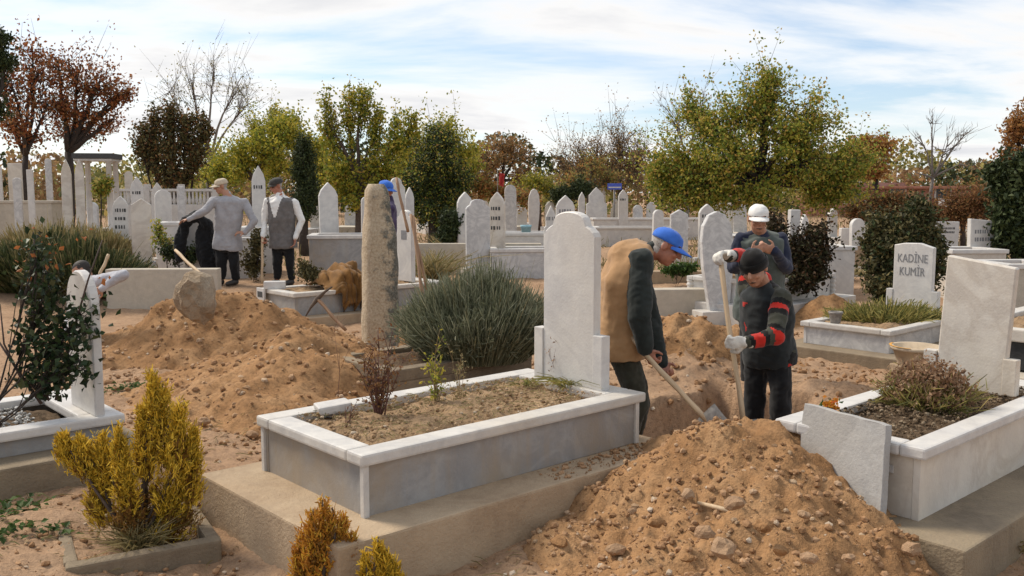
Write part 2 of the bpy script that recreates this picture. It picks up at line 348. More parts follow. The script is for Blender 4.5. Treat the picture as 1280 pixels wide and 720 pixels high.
# ------------------------------------------------------------------ terrain
TH = R(42); U = Vector((math.cos(TH), math.sin(TH), 0)); VV = Vector((-math.sin(TH), math.cos(TH), 0))
B0 = P(452, 570, .55)
def uv(x, y):
    return (x - B0.x) * U.x + (y - B0.y) * U.y, (x - B0.x) * VV.x + (y - B0.y) * VV.y
def base_h(x, y):
    x = np.asarray(x, float); y = np.asarray(y, float)
    h = .25 * sst(12, 14.3, y) + .1 * sst(-1.5, -2.3, x) * sst(7, 5, y) + .22 * sst(28, 60, y)
    return h
def ground_h(x, y, fine=True):
    x = np.asarray(x, float); y = np.asarray(y, float); h = base_h(x, y)
    near = sst(22, 12, y) * sst(0.5, 1.5, y)
    h = h + near * (.05 * fbm(x * .8, y * .8, 3, 3))
    if fine: h = h + near * (.042 * fbm(x * 5, y * 5, 9, 5, 2.2, .62))
    u, v = uv(x, y); wob = .22 * fbm(u * 2.2, v * 2.2, 21, 3)
    # the open grave
    wob = wob + .07 * fbm(u * 9, v * 9, 24, 3); m = sst(2.1, 2.22, u + wob) * sst(4.4, 4.27, u + wob) * sst(-.16, -.03, v + wob) * sst(1.26, 1.14, v + wob)
    h = h - m * (.42 + .2 * fbm(x * 3, y * 3, 33, 4, 2.2, .6))
    # thrown-up banks
    h = h + .34 * np.exp(-(((x - 1.62) / .85) ** 2 + ((y - 8.55) / .5) ** 2)) * (1 + .8 * fbm(x * 3, y * 3, 41, 4))
    h = h + .14 * np.exp(-(((x - 2.7) / .6) ** 2 + ((y - 7.5) / .35) ** 2)) * (1 + .8 * fbm(x * 3, y * 3, 43, 4))
    return h
def graded(a, b, step, lo, hi, g=1.13):
    c = list(np.arange(a, b, step)); s = step; x = b
    while x < hi: c.append(x); s *= g; x += s
    s = step; x = a - step
    while x > lo: c.insert(0, x); s *= g; x -= s
    return np.array(c)
gx = graded(-4.6, 4.6, .034, -900, 900); gy = graded(3.0, 9.8, .034, -60, 1500)
GX, GY = np.meshgrid(gx, gy); GZ = ground_h(GX, GY)
nx, ny = len(gx), len(gy); ii = np.arange(nx * ny).reshape(ny, nx)
q = np.stack([ii[:-1, :-1], ii[:-1, 1:], ii[1:, 1:], ii[1:, :-1]], -1).reshape(-1, 4)
tag(ob('ground', np_mesh('ground', np.stack([GX, GY, GZ], -1).reshape(-1, 3), q, [DIRT], True)), kind='structure')
def gz(x, y): return float(ground_h(np.array([x]), np.array([y]))[0])
def gb(x, y): return float(base_h(np.array([x]), np.array([y]))[0])
def G(px, py):
    """point of the undisturbed ground seen at a pixel"""
    p = P(px, py, 0)
    for _ in range(12): p = P(px, py, gb(p.x, p.y))
    return p

# earth mounds: heaps with their own surface, edges sunk into the ground
MOUNDS = []
def mound_fn(c, rx, ry, h, rot, seed, sharp=1.25, rough=1.0, flat=.93):
    ca, sa = math.cos(rot), math.sin(rot)
    def f(x, y):
        dx_, dy_ = x - c[0], y - c[1]; a = dx_ * ca + dy_ * sa; b = -dx_ * sa + dy_ * ca
        r = np.sqrt((a / rx) ** 2 + (b / ry) ** 2) + .28 * fbm(x * 1.7, y * 1.7, seed, 3)
        k = np.clip(1 - r, -.25, 1.0)
        z = h * (np.where(k > 0, np.power(np.maximum(k, 0), sharp) * (1.18 - .18 * np.maximum(k, 0)), k * 1.1))
        z = np.minimum(z, h * flat + .3 * (z - h * flat))
        z = z + rough * (.075 * fbm(x * 3.1, y * 3.1, seed + 5, 4) + .05 * fbm(x * 11, y * 11, seed + 8, 4, 2.2, .62)) * sst(-.2, .25, k)
        return z
    return f
def mound(label, c, rx, ry, h, rot, seed, step=.028, sharp=1.25, rough=1.0, flat=.93):
    f = mound_fn(c, rx, ry, h, rot, seed, sharp, rough, flat); m = max(rx, ry) * 1.35
    xs = np.arange(c[0] - m, c[0] + m, step); ys = np.arange(c[1] - m, c[1] + m, step); X, Y = np.meshgrid(xs, ys)
    dz = f(X, Y); Z = ground_h(X, Y, False) + dz - .01
    keep = dz > -.06; nx, ny = len(xs), len(ys); ii = np.arange(nx * ny).reshape(ny, nx)
    q = np.stack([ii[:-1, :-1], ii[:-1, 1:], ii[1:, 1:], ii[1:, :-1]], -1).reshape(-1, 4)
    q = q[keep.ravel()[q].all(1)]; used = np.unique(q); mp_ = np.zeros(nx * ny, int); mp_[used] = np.arange(len(used))
    o = ob('earth_mound', np_mesh('earth_mound', np.stack([X, Y, Z], -1).reshape(-1, 3)[used], mp_[q], [MOUND], True))
    tag(o, label, 'earth mound', 'heaps of dug earth'); MOUNDS.append(f); return f
f_front = mound('large heap of brown earth in the foreground beside the leaning grey slab', (1.16, 4.44), 1.02, 1.2, .62, R(12), 101, .028, 1.0, 1.35, .82)
f_l1 = mound('wide heap of orange earth below the boulder and the two standing men', (-3.05, 9.7), 2.0, .95, .68, R(8), 131, .04)
f_l2 = mound('orange earth heap in front of the old lichen pillar, behind the main grave', (-1.8, 7.75), 1.55, 1.5, .56, R(25), 151, .035)
f_r = mound('low heap of loose earth behind the open grave and the brown vest man', (1.75, 8.9), 1.05, .65, .36, R(-8), 171, .035)
f_fr = mound('small heap of earth beside the dark conifer near the striped jumper man', (4.15, 11.8), .9, .6, .42, 0, 191, .045)
def top_h(x, y):
    h = ground_h(x, y, False)
    for f in MOUNDS: h = np.maximum(h, ground_h(x, y, False) + f(x, y) - .01)
    return h
def th(x, y): return float(top_h(np.array([x]), np.array([y]))[0])

# ------------------------------------------------------------------ loose clods and stones
def clod_shapes(n, sub=1):
    out = []
    for k in range(n):
        bm = bmesh.new(); bmesh.ops.create_icosphere(bm, subdivisions=sub, radius=1)
        for v in bm.verts:
            d = 1 + .42 * mnoise.noise(v.co * 1.4 + Vector((k * 7, 3, 1))) + random.uniform(-.12, .12); v.co *= d
        bm.verts.ensure_lookup_table()
        V = np.array([v.co[:] for v in bm.verts]) * np.array([1, random.uniform(.65, 1), random.uniform(.5, .8)])
        Fc = np.array([[v.index for v in f.verts] for f in bm.faces]); bm.free(); out.append((V, Fc))
    return out
SH1 = clod_shapes(6, 1); SH2 = clod_shapes(6, 2)
def scatter_mesh(name, pts, sizes, mat, shapes=SH1, smooth=False):
    VS, FS, o = [], [], 0; idx = rng.integers(0, len(shapes), len(pts))
    for k, (V, Fc) in enumerate(shapes):
        sel = np.where(idx == k)[0]
        if not len(sel): continue
        a = rng.uniform(0, 2 * np.pi, len(sel)); t = rng.uniform(-.5, .5, len(sel)); ca, sa, ct, st = np.cos(a), np.sin(a), np.cos(t), np.sin(t)
        X = V[None, :, 0]; Y = V[None, :, 1] * ct[:, None] - V[None, :, 2] * st[:, None]; Z = V[None, :, 1] * st[:, None] + V[None, :, 2] * ct[:, None]
        W = np.stack([X * ca[:, None] - Y * sa[:, None], X * sa[:, None] + Y * ca[:, None], Z], -1) * sizes[sel][:, None, None] + pts[sel][:, None, :]
        VS.append(W.reshape(-1, 3)); FS.append((Fc[None] + (np.arange(len(sel)) * len(V))[:, None, None] + o).reshape(-1, 3)); o += len(sel) * len(V)
    return np_mesh(name, np.concatenate(VS), np.concatenate(FS), [mat], smooth)
GRAVES = []       # footprints kept free of clods: (origin, u0, u1, v0, v1)
def free_of_graves(x, y):
    ok = np.ones(len(x), bool)
    for (bx, by, a0, a1, b0, b1) in GRAVES:
        a = (x - bx) * U.x + (y - by) * U.y; b = (x - bx) * VV.x + (y - by) * VV.y
        ok &= ~((a > a0) & (a < a1) & (b > b0) & (b < b1))
    return ok

# ------------------------------------------------------------------ graves
def head_profile(kind, w, h):
    a = w / 2
    if kind == 'ogee':      # small shoulders, rising curve to a round crown
        pr = [(-a, 0), (a, 0), (a, h * .86)]
        pr += [(a * .93, h * .885), (a * .80, h * .905), (a * .66, h * .92), (a * .62, h * .94)]
        pr += [(a * .6 * math.cos(t), h * .945 + h * .055 * math.sin(t)) for t in np.linspace(.15, math.pi - .15, 11)]
        pr += [(-a * .62, h * .94), (-a * .66, h * .92), (-a * .80, h * .905), (-a * .93, h * .885), (-a, h * .86)]
    elif kind == 'round':
        r = min(a, h * .35); pr = [(-a, 0), (a, 0)] + [(a * math.cos(t), h - r + r * math.sin(t)) for t in np.linspace(0, math.pi, 15)]
    elif kind == 'peak':
        pr = [(-a, 0), (a, 0), (a, h * .84), (a * .75, h * .91), (a * .35, h * .96), (0, h), (-a * .35, h * .96), (-a * .75, h * .91), (-a, h * .84)]
    elif kind == 'gable':
        pr = [(-a, 0), (a, 0), (a, h * .9), (0, h), (-a, h * .9)]
    elif kind == 'slope':
        pr = [(-a, 0), (a, 0), (a, h * .955), (-a, h)]
    elif kind == 'low':
        pr = [(-a, 0), (a, 0), (a, h * .94), (a * .3, h), (-a * .5, h * .995), (-a, h * .965)]
    elif kind == 'step':
        pr = [(-a, 0), (a, 0), (a, h * .62), (a * .72, h * .66), (a * .72, h * .82), (a * .3, h * .93), (0, h), (-a * .3, h * .93), (-a * .72, h * .82), (-a * .72, h * .66), (-a, h * .62)]
    elif kind == 'drop':    # narrow foot, swelling to a round head
        pr = [(-a * .62, 0), (a * .62, 0), (a * .95, h * .45), (a, h * .7), (a * .86, h * .86), (a * .5, h * .965), (0, h), (-a * .5, h * .965), (-a * .86, h * .86), (-a, h * .7), (-a * .95, h * .45)]
    else: pr = [(-a, 0), (a, 0), (a, h), (-a, h)]
    return pr
def lettering(parent, rows, y, w, mat=INK, face=-1):
    """rows of broken dark strokes, too small in the photograph to read"""
    for (z, frac, hh) in rows:
        bm = bmesh.new(); x = -w * frac / 2
        while x < w * frac / 2:
            s = random.uniform(.25, .55) * hh; bmesh.ops.create_cube(bm, size=1, matrix=Matrix.Translation((x, y, z)) @ Matrix.Diagonal((s, .003, hh * random.uniform(.8, 1), 1)))
            x += s + hh * .28
        ob('inscription', bm_mesh('inscription', bm, [mat]), parent)
def text_part(parent, body, size, loc, rot, mat):
    cu = bpy.data.curves.new('lettering', 'FONT'); cu.body = body; cu.size = size; cu.align_x = 'CENTER'; cu.extrude = .002; cu.offset = 0
    o = bpy.data.objects.new('tmp', cu); COL.objects.link(o); dg = bpy.context.evaluated_depsgraph_get()
    me = bpy.data.meshes.new_from_object(o.evaluated_get(dg)); bpy.data.objects.remove(o)
    me.materials.clear(); me.materials.append(mat); o2 = ob('lettering', me, parent, loc, rot); o2.scale = (.92, 1.35, 1); return o2
def grave(label, corner, Ln, Wd, z0, rimz, wall, rim, base=None, stone=None, soil=SOILM, rot=TH, over=.03, rimw=.13, post=True, soilz=.05, name='grave', group='marble graves', rimt=.055):
    """corner = near foot corner of the rim (x,y); local x = long axis, y = across; z0 = foot of the panels"""
    g = thing(name, label, 'grave', (corner[0], corner[1], 0), rot, group)
    t = .035; ph = rimz - rimt - z0
    for (nm, sx, sy, x, y) in (('side_panel', Ln - 2 * over, t, Ln / 2, over + t / 2), ('side_panel', Ln - 2 * over, t, Ln / 2, Wd - over - t / 2),
                               ('end_panel', t, Wd - 2 * over - 2 * t - .002, over + t / 2 + .004, Wd / 2), ('end_panel', t, Wd - 2 * over - 2 * t - .002, Ln - over - t / 2 - .004, Wd / 2)):
        box(nm, sx, sy, ph, (x, y, z0), wall, g, bev=.003)
    for (sx, sy, x, y) in ((Ln, rimw, Ln / 2, rimw / 2), (Ln, rimw, Ln / 2, Wd - rimw / 2), (rimw, Wd - 2 * rimw - .003, rimw / 2, Wd / 2), (rimw * 1.6, Wd - 2 * rimw - .003, Ln - rimw * .8, Wd / 2)):
        box('rim_slab', sx, sy, rimt, (x, y, rimz - rimt), rim, g, bev=.012)
    # soil inside
    if soil:
        xs = np.linspace(rimw - .02, Ln - rimw * 1.5, 46); ys = np.linspace(rimw - .02, Wd - rimw + .02, 26); X, Y = np.meshgrid(xs, ys)
        e = np.minimum(np.minimum(X - rimw, Ln - rimw * 1.6 - X), np.minimum(Y - rimw, Wd - rimw - Y))
        Z = rimz - soilz + .035 * sst(0, .2, e) + .05 * fbm(X * 7 + corner[0] * 9, Y * 7, 77, 5, 2.1, .65)
        ii = np.arange(X.size).reshape(X.shape); q = np.stack([ii[:-1, :-1], ii[:-1, 1:], ii[1:, 1:], ii[1:, :-1]], -1).reshape(-1, 4)
        ob('soil', np_mesh('soil', np.stack([X, Y, Z], -1).reshape(-1, 3), q, [soil], True), g)
    if base:
        (a0, a1, b0, b1, zb, zt, bm_) = base
        box('base_slab', a1 - a0, b1 - b0, zt - zb, ((a0 + a1) / 2, (b0 + b1) / 2, zb), bm_, g, bev=.012, jit=.004)
        GRAVES.append((corner[0], corner[1], a0 - .03, a1 + .03, b0 - .03, b1 + .03))
    else: GRAVES.append((corner[0], corner[1], -.03, Ln + .03, -.03, Wd + .03))
    if stone:
        k, w, h, th_, m, xo, lean = stone[:7]; yo = stone[7] if len(stone) > 7 else Wd / 2
        s = ob('headstone', prism('headstone', head_profile(k, w, h), th_, m, .008), g, (xo, yo, rimz - .004), (0, lean, R(-90)))
        if post:
            for sg in (-1, 1):
                box('side_post', th_ * 1.15, .075, h * post, (xo - .004, yo + sg * (w / 2 + .032), rimz - .003), m, g, bev=.005)
        g['_s'] = s.name
    return g
def hs(g):
    n = g['_s']; del g['_s']; return bpy.data.objects[n]

# main grave
g = grave('grey marble grave with a tall blank white headstone in the foreground', B0, 1.93, 1.0, .255, .55, MARB_G, MARB_RIM,
          (-.25, 2.05, -.2, 1.14, -.1, .255, CONC), ('ogee', .43, 1.04, .06, MARB_W, 1.79, 0, .47), post=.31, group='marble graves'); hs(g)
for (x, y) in ((.044, .03), (.044, .97), (1.886, .03)):
    box('corner_strip', .03, .03, .24, (x - .012, y, .2555), MARB_RIM, g, bev=.003)
o = ob('marble_offcut', bxm('marble_offcut', .17, .12, .05, MARB_RIM, .012, .012), None, P(408, 517, .55) + Vector((.02, .06, -.001)), (0, 0, .5))
tag(o, 'small broken marble block lying on the corner of the main grave rim', 'stone block')
# right grave
B1 = P(1157, 562, .55)
g = grave('cream marble grave with a plain slanted slab headstone at the right', B1, 2.0, .77, .2, .55, MARB_B, MARB_W,
          (-.17, 2.3, -.26, .9, -.1, .2, CONC_D), ('slope', .385, .775, .055, MARB_B, 1.48, R(3), .40), DARKSOIL, post=.27, rimw=.12); hs(g)
box('name_plate', .004, .09, .035, (.027, .2, .40), MARB_W, g, bev=0)
# left grave
B2 = P(150, 518, .41)
g = grave('low marble grave at the left edge holding a rose bush and white gravel', B2 - U * 1.9 + VV * 0, 1.93, .95, .265, .41, MARB_G, MARB_W,
          (-.2, 2.02, -.2, 1.1, 0, .265, CONC_D), ('round', .44, .84, .055, MARB_W, 1.80, 0, .25), DARKSOIL, post=.0, soilz=.09, rimw=.14); hs(g)
gl = B2 - U * 1.9
pts = []
for _ in range(1500):
    a, b = random.uniform(.12, 1.55), random.uniform(.14, .82); p = gl + U * a + VV * b; pts.append((p.x, p.y, .36 + random.uniform(-.012, .02)))
ob('gravel', scatter_mesh('gravel', np.array(pts), rng.uniform(.006, .016, len(pts)), GRAVELW), None); tag(bpy.data.objects['gravel'], 'loose white gravel inside the left grave', 'gravel', kind='stuff')
# grave with the engraved name
B3 = D(1114, 414, 9.0)
g = grave('small white marble grave with an engraved headstone in front of the dark conifer', (B3.x, B3.y), 1.75, 1.0, .095, B3.z, MARB_S, MARB_RIM,
          (-.22, 1.9, -.2, 1.15, -.1, .095, CONC_D), ('low', .45, .80, .07, MARB_W, 1.55, 0), SOILM, post=.33, rimw=.11)
s = hs(g)
for tx, z in (('KADİNE', .58), ('KUMİR', .43)):
    text_part(s, tx, .1, (-.01, -.0365, z), (R(90), 0, 0), INK)
# centre-left grey grave with the tall narrow headstone
B4 = D(367, 367, 11.5)
g = grave('grey marble grave behind the lichen pillar with a brown coat over its rim', (B4.x, B4.y), 2.45, .95, .13, B4.z, MARB_G, MARB_RIM,
          (-.3, 2.6, -.22, 1.1, -.1, .13, CONC), ('ogee', .36, 1.02, .07, MARB_W, 2.03, 0, .42), SOILM, post=0)
s = hs(g); box('portrait_panel', .13, .004, .13, (0, -.036, .60), INK, s, bev=0)
box('plaque', .03, .2, .17, (-.03, .82, B4.z - .16), MARB_W, g, bev=.004); box('plaque_panel', .004, .13, .075, (-.048, .82, B4.z - .11), DARKM, g, bev=0)
o = box('marble_block', .28, .15, .1, D(345, 352, 12.0) - Vector((0, 0, .1)), MARB_W, bev=.01); o.location.z = B4.z - .002; tag(o, 'small white marble block lying on the grey grave rim', 'stone block'); o.rotation_euler = (0, 0, .2)
o.location.x, o.location.y = (B4 + VV * .72 + U * .12).xy
# mid right grave (white two-tier)
B5 = D(950, 352, 11.6)
g = grave('white two-tier marble tomb behind the two men with the striped headstone', (B5.x, B5.y), 1.9, 1.15, .26, B5.z, MARB_W, MARB_W,
          (-.2, 2.1, -.2, 1.3, -.1, .26, MARB_RIM), None, SOILM, post=0, rimw=.1)
for (x, y) in ((.05, .04), (.05, 1.11), (1.85, .04)):
    mb = MB(); zs = np.linspace(.27, B5.z - .06, 13); mb.tube([(x, y, z) for z in zs], [.05 if i % 3 else .066 for i in range(13)], 10)
    ob('turned_column', mb.mesh('turned_column', MARB_W), g)
# right edge tomb with dark panel
B6 = D(1310, 416, 7.0)
g = grave('white marble tomb with a dark granite panel at the right edge', (B6.x, B6.y), 1.9, .75, .3, B6.z, DKPANEL, MARB_RIM,
          (-.2, 2.1, -.25, .85, -.1, .28, CONC_L), None, SOILM, post=0, rimt=.1)
# lavender grave: plain concrete kerb
B7 = D(560, 452, 7.3)
g = grave('old concrete grave kerb filled with a big lavender clump', (B7.x - .42, B7.y - .30), 1.5, .95, 0, B7.z - .02, CONC_D, CONC_D,
          None, None, DARKSOIL, post=0, over=.004, rimt=.1, rimw=.12)
LAVC = B7
def free_box(name, label, cat, p, sx, sy, sz, mat, rz=0, group=None, bev=.012, lean=0):
    o = box(name, sx, sy, sz, p, mat, None, (lean, 0, rz), bev); return tag(o, label, cat, group)

# distant graves: (x0, x1, ytop, ybase, depth, profile, face angle, material, label, rows of lettering)
FAR = [
 (143, 161, 245, 294, 17.5, 'peak', .25, MARB_W, 'narrow white headstone with dark script right of the green shrubs', 3),
 (166, 188, 248, 302, 17.0, 'gable', .35, MARB_B, 'plain cream headstone between the scripted stone and the round one', 0),
 (166, 181, 221, 266, 21, 'peak', .2, MARB_W, 'white pointed headstone with a dark band rising behind the cream one', 1),
 (191, 204, 228, 266, 22, 'peak', .3, MARB_W, 'pointed white headstone in front of the white balustrade', 0),
 (196, 213, 237, 284, 18, 'round', .5, MARB_W, 'bright white round-shouldered headstone left of the hanging black coat', 0),
 (224, 233, 233, 275, 20, 'flat', .3, MARB_S, 'thin grey striped stone post above the hanging black coat', 0),
 (157, 166, 214, 250, 30, 'round', .3, MARB_B, 'distant pale headstone right of the white portico', 0),
 (317, 333, 207, 300, 17, 'peak', .2, MARB_W, 'tall thin white headstone with a dark portrait between the two standing men', 1),
 (402, 423, 228, 296, 16, 'peak', .45, MARB_W, 'white pointed headstone on a grey tomb left of the pillar', 0),
 (486, 506, 222, 300, 17, 'ogee', .4, MARB_W, 'white headstone partly hidden behind the man in the blue cap and pillar', 0),
 (507, 517, 234, 300, 18.5, 'peak', .4, MARB_W, 'slim white headstone just right of the man behind the pillar', 0),
 (572, 590, 240, 305, 17.5, 'peak', .4, MARB_W, 'white pointed headstone left of the shouldered white slab', 0),
 (583, 612, 249, 312, 15.5, 'ogee', .3, MARB_S, 'broad grey-white shouldered headstone beside the round dark bush', 0),
 (612, 631, 240, 312, 16, 'peak', -.3, MARB_B, 'cream headstone with three dark lines of script', 3),
 (632, 646, 231, 275, 28, 'round', .2, MARB_S, 'distant grey headstone below the orange tree', 0),
 (660, 674, 236, 275, 27, 'drop', .2, MARB_W, 'distant round-headed white stone above the tomb with two rims', 0),
 (680, 697, 257, 300, 16.5, 'step', .1, MARB_W, 'low stepped white stone left of the scripted pointed one', 1),
 (694, 717, 244, 310, 16, 'peak', .1, MARB_W, 'white pointed headstone with script just behind the main headstone', 2),
 (722, 730, 240, 275, 26, 'peak', .1, MARB_W, 'slim distant white stone right of the main headstone top', 0),
 (733, 759, 234, 285, 30, 'step', .1, MARB_W, 'stepped white monument left of the blue street sign', 0),
 (773, 785, 237, 282, 28, 'peak', .1, MARB_W, 'slender pointed white headstone with a dark plaque beside the blue sign', 1),
 (838, 860, 262, 300, 18, 'gable', .2, MARB_S, 'grey-white gabled stone behind the cap of the bending man', 0),
 (873, 893, 255, 300, 18, 'peak', .2, MARB_W, 'pale pointed stone with dark arcs left of the big striped headstone', 2),
 (878, 920, 264, 346, 11.9, 'drop', .3, MARB_S, 'leaning grey striped headstone with a swelling round head', 0),
 (1063, 1081, 273, 300, 16, 'round', .3, MARB_W, 'white rounded stone standing on a brown pillar left of the conifer', 0),
 (1048, 1060, 285, 318, 17, 'flat', .3, MARB_W, 'small white stone left of the stone on a brown pillar', 0),
 (1168, 1197, 277, 305, 20, 'flat', .1, MARB_W, 'white boxed stone behind the dark conifer', 2),
 (1209, 1243, 273, 322, 14, 'slope', .2, MARB_W, 'white headstone with a notched edge above the cream slab headstone', 2),
 (983, 996, 262, 320, 13, 'flat', .3, MARB_W, 'white stone half hidden by the dark shrub behind the white cap man', 0),
 (1000, 1010, 268, 315, 15, 'peak', .3, MARB_W, 'thin white stone seen through the dark shrub', 0),
 (14, 29, 204, 262, 24, 'flat', .3, MARB_B, 'beige stone block at the far left beside the maple trunk', 0),
 (19, 28, 222, 262, 20, 'round', .3, MARB_S, 'small grey stone in front of the beige block at far left', 0),
 (37, 44, 212, 266, 20, 'flat', .3, MARB_W, 'thin white stone right of the maple trunk', 0),
 (60, 67, 198, 262, 25, 'round', .3, MARB_S, 'pale distant stone between the two maples', 0),
 (79, 90, 199, 268, 19, 'peak', .3, MARB_B, 'tall beige stone, left of the pair beside the portico', 0),
 (96, 106, 199, 268, 19, 'peak', .3, MARB_B, 'tall beige stone nearest the portico column', 0),
 (0, 5, 208, 262, 24, 'round', .3, MARB_W, 'white stone cut by the left edge of the picture', 0),
 (536, 547, 253, 300, 21, 'flat', .3, MARB_W, 'white stone glimpsed between the dark conifer and the round bush', 0),
 (815, 828, 262, 296, 20, 'round', .3, MARB_W, 'low pale stone left of the gabled grey one', 0),
 (1090, 1098, 268, 310, 19, 'round', .2, MARB_W, 'small pale stone behind the conifer left side', 0),
 (452, 463, 246, 300, 18, 'round', .3, MARB_W, 'white stone peeping out left of the lichen pillar top', 0),
]
for (x0, x1, yt, yb, d, prof, fa, mt, lab, rows) in FAR:
    b = D((x0 + x1) / 2, yb, d); t_ = D((x0 + x1) / 2, yt, d)
    w = (x1 - x0) * d / F / max(.6, math.cos(fa)); zg = gb(b.x, d) - .05
    gt = thing('gravestone', lab, 'headstone', (b.x, d, zg), fa, 'headstones in the background')
    zb = .08
    box('plinth', w * 1.35, .3, zb + .14, (0, 0, 0), MARB_RIM, gt, bev=.01)
    lean = random.uniform(-.03, .03) if 'leaning' not in lab else -.05
    s = ob('headstone', prism('headstone', head_profile(prof, w, t_.z - zg - zb - .13), .09, mt, .008), gt, (0, 0, zb + .13), (lean, lean * .6, 0))
    hh = t_.z - zg - zb - .13
    if rows:
        lettering(s, [(hh * (.78 - .13 * i), .62, min(.07, hh * .07)) for i in range(rows)], -.047, w, DARKM if 'dark' in lab else INK)
# tombs and walls behind
def tomb(label, x0, x1, yt, yb, d, dep, mat, rz=.12, rim=MARB_W):
    c = D((x0 + x1) / 2, yb, d); t_ = D((x0 + x1) / 2, yt, d); w = (x1 - x0) * d / F; z0 = gb(c.x, d) - .08
    gt = thing('tomb', label, 'tomb', (c.x, d + dep / 2, z0), rz, 'white tombs in the background'); h = t_.z - z0
    box('side_panel', w, .06, h - .06, (0, -dep / 2 + .03, 0), mat, gt); box('side_panel', w, .06, h - .06, (0, dep / 2 - .03, 0), mat, gt)
    for sg in (-1, 1): box('end_panel', .06, dep - .126, h - .06, (sg * (w / 2 - .032), 0, 0), mat, gt)
    for sg in (-1, 1):
        box('rim_slab', w + .06, .14, .06, (0, sg * (dep / 2 - .05), h - .06), rim, gt, bev=.01)
        box('rim_slab', .14, dep - .24, .06, (sg * (w / 2 - .04), 0, h - .06), rim, gt, bev=.01)
    box('soil', w - .14, dep - .14, h - .16, (0, 0, 0), SOILM, gt, bev=0)
    return gt
tomb('grey tomb under the pointed white headstone left of the pillar', 383, 462, 294, 322, 14.9, .9, MARB_G)
tomb('low white tomb between the two standing men', 296, 336, 284, 312, 16.2, .8, MARB_W)
tomb('upper white tomb with a marble rim behind the lavender', 622, 700, 291, 318, 17, .8, MARB_W, .08)
tomb('lower pale tomb in front of the double-rimmed one behind the lavender', 612, 692, 311, 334, 15.4, .8, MARB_S, .08)
tomb('long low white tomb row in front of the tall brown trees', 742, 892, 273, 296, 28, 1.0, MARB_W, 0)
tomb('pale tomb in front of the long white row, left of the blue cap', 745, 860, 284, 306, 24.5, .9, MARB_W, .02)
tomb('white tomb below the notched headstone at right', 1186, 1256, 312, 334, 13.2, .8, MARB_B, .1)
tomb('low white tomb right of the dark shrub', 1028, 1066, 308, 328, 13.5, .8, MARB_W, .1)
tomb('low white tomb half behind the brown-topped conifer at the right edge', 1255, 1330, 330, 352, 11, .8, CONC_L, .1)
tomb('low pale tomb at the far left behind the shrubs', -40, 60, 251, 262, 22, .8, CONC_L, .1, CONC_L)
tomb('white tomb below the round-shouldered stone left of the black coat', 192, 222, 278, 305, 16.2, .7, MARB_W, .2)
free_box('concrete_wall', 'low concrete wall behind the earth heap at left', 'wall', D(205, 345, 13.0).xy.to_3d() + Vector((0, 0, 0)), 1.55, .22, .62, CONC_L, .05)
free_box('concrete_kerb', 'long beige concrete kerb behind the lavender clump', 'kerb', D(575, 318, 16.4).xy.to_3d() + Vector((0, 0, .15)), 2.9, .2, .64, CONC_L, .02)
free_box('concrete_kerb', 'pale concrete block left of the white two-tier tomb', 'kerb', D(838, 362, 12.2).xy.to_3d() + Vector((0, 0, 0)), .95, .25, .42, CONC_L, .1)
free_box('concrete_kerb', 'low kerb in front of the plants near the blue cap', 'kerb', D(850, 333, 14.5).xy.to_3d() + Vector((0, 0, .1)), 2.0, .2, .36, CONC, .03)
free_box('pillar', 'square brown stone pillar carrying a white rounded stone', 'pillar', D(1072, 320, 16).xy.to_3d() + Vector((0, 0, .15)), .22, .22, .62, CONC, .1)
tomb('pale tomb with weathered rim behind the brown-coated grave', 262, 316, 297, 330, 15.4, .8, MARB_W, .2)
tomb('cream tomb wall at right behind the small engraved headstone', 1222, 1300, 392, 402, 9.6, .7, CONC_L, .1)

# portico
pc = D(124, 240, 23); zg = gb(pc.x, 23); pt = thing('portico', 'white portico of columns with a dark lintel at far left', 'monument', (pc.x, 23, zg), .15)
zt = D(124, 199, 23).z - zg
for sx in (-.33, .33):
    for sy in (-.3, .3):
        mb = MB(); mb.tube([(sx, sy, z) for z in (0, .1, .12, zt - .1, zt - .08, zt)], [.11, .11, .075, .065, .1, .1], 10); ob('column', mb.mesh('column', MARB_W), pt)
box('lintel', .95, .9, .13, (0, 0, zt), DARKM, pt); box('cornice', .88, .84, .05, (0, 0, zt - .05), MARB_W, pt)
# balustrade
bp = thing('balustrade', 'white marble balustrade behind the headstones at left', 'fence', (D(206, 250, 25).x, 25, gb(-9, 25)), .05)
bz = D(206, 236, 25).z - gb(-9, 25); w = (268 - 143) * 25 / F; me = None
box('rail', w, .12, .07, (0, 0, bz - .07), MARB_W, bp); box('footing', w, .16, bz - .42, (0, 0, 0), MARB_W, bp)
for i in range(4): box('post', .15, .15, bz + .12, (-w / 2 + w * i / 3, 0, .002), MARB_W, bp)
mb = MB(); mb.tube([(0, 0, z) for z in (0, .05, .12, .2, .28, .35)], [.03, .045, .05, .03, .028, .04], 7); bme = mb.mesh('baluster', MARB_W)
for i in range(26): ob('baluster', bme, bp, (-w / 2 + .1 + (w - .2) * i / 25, 0, bz - .421))

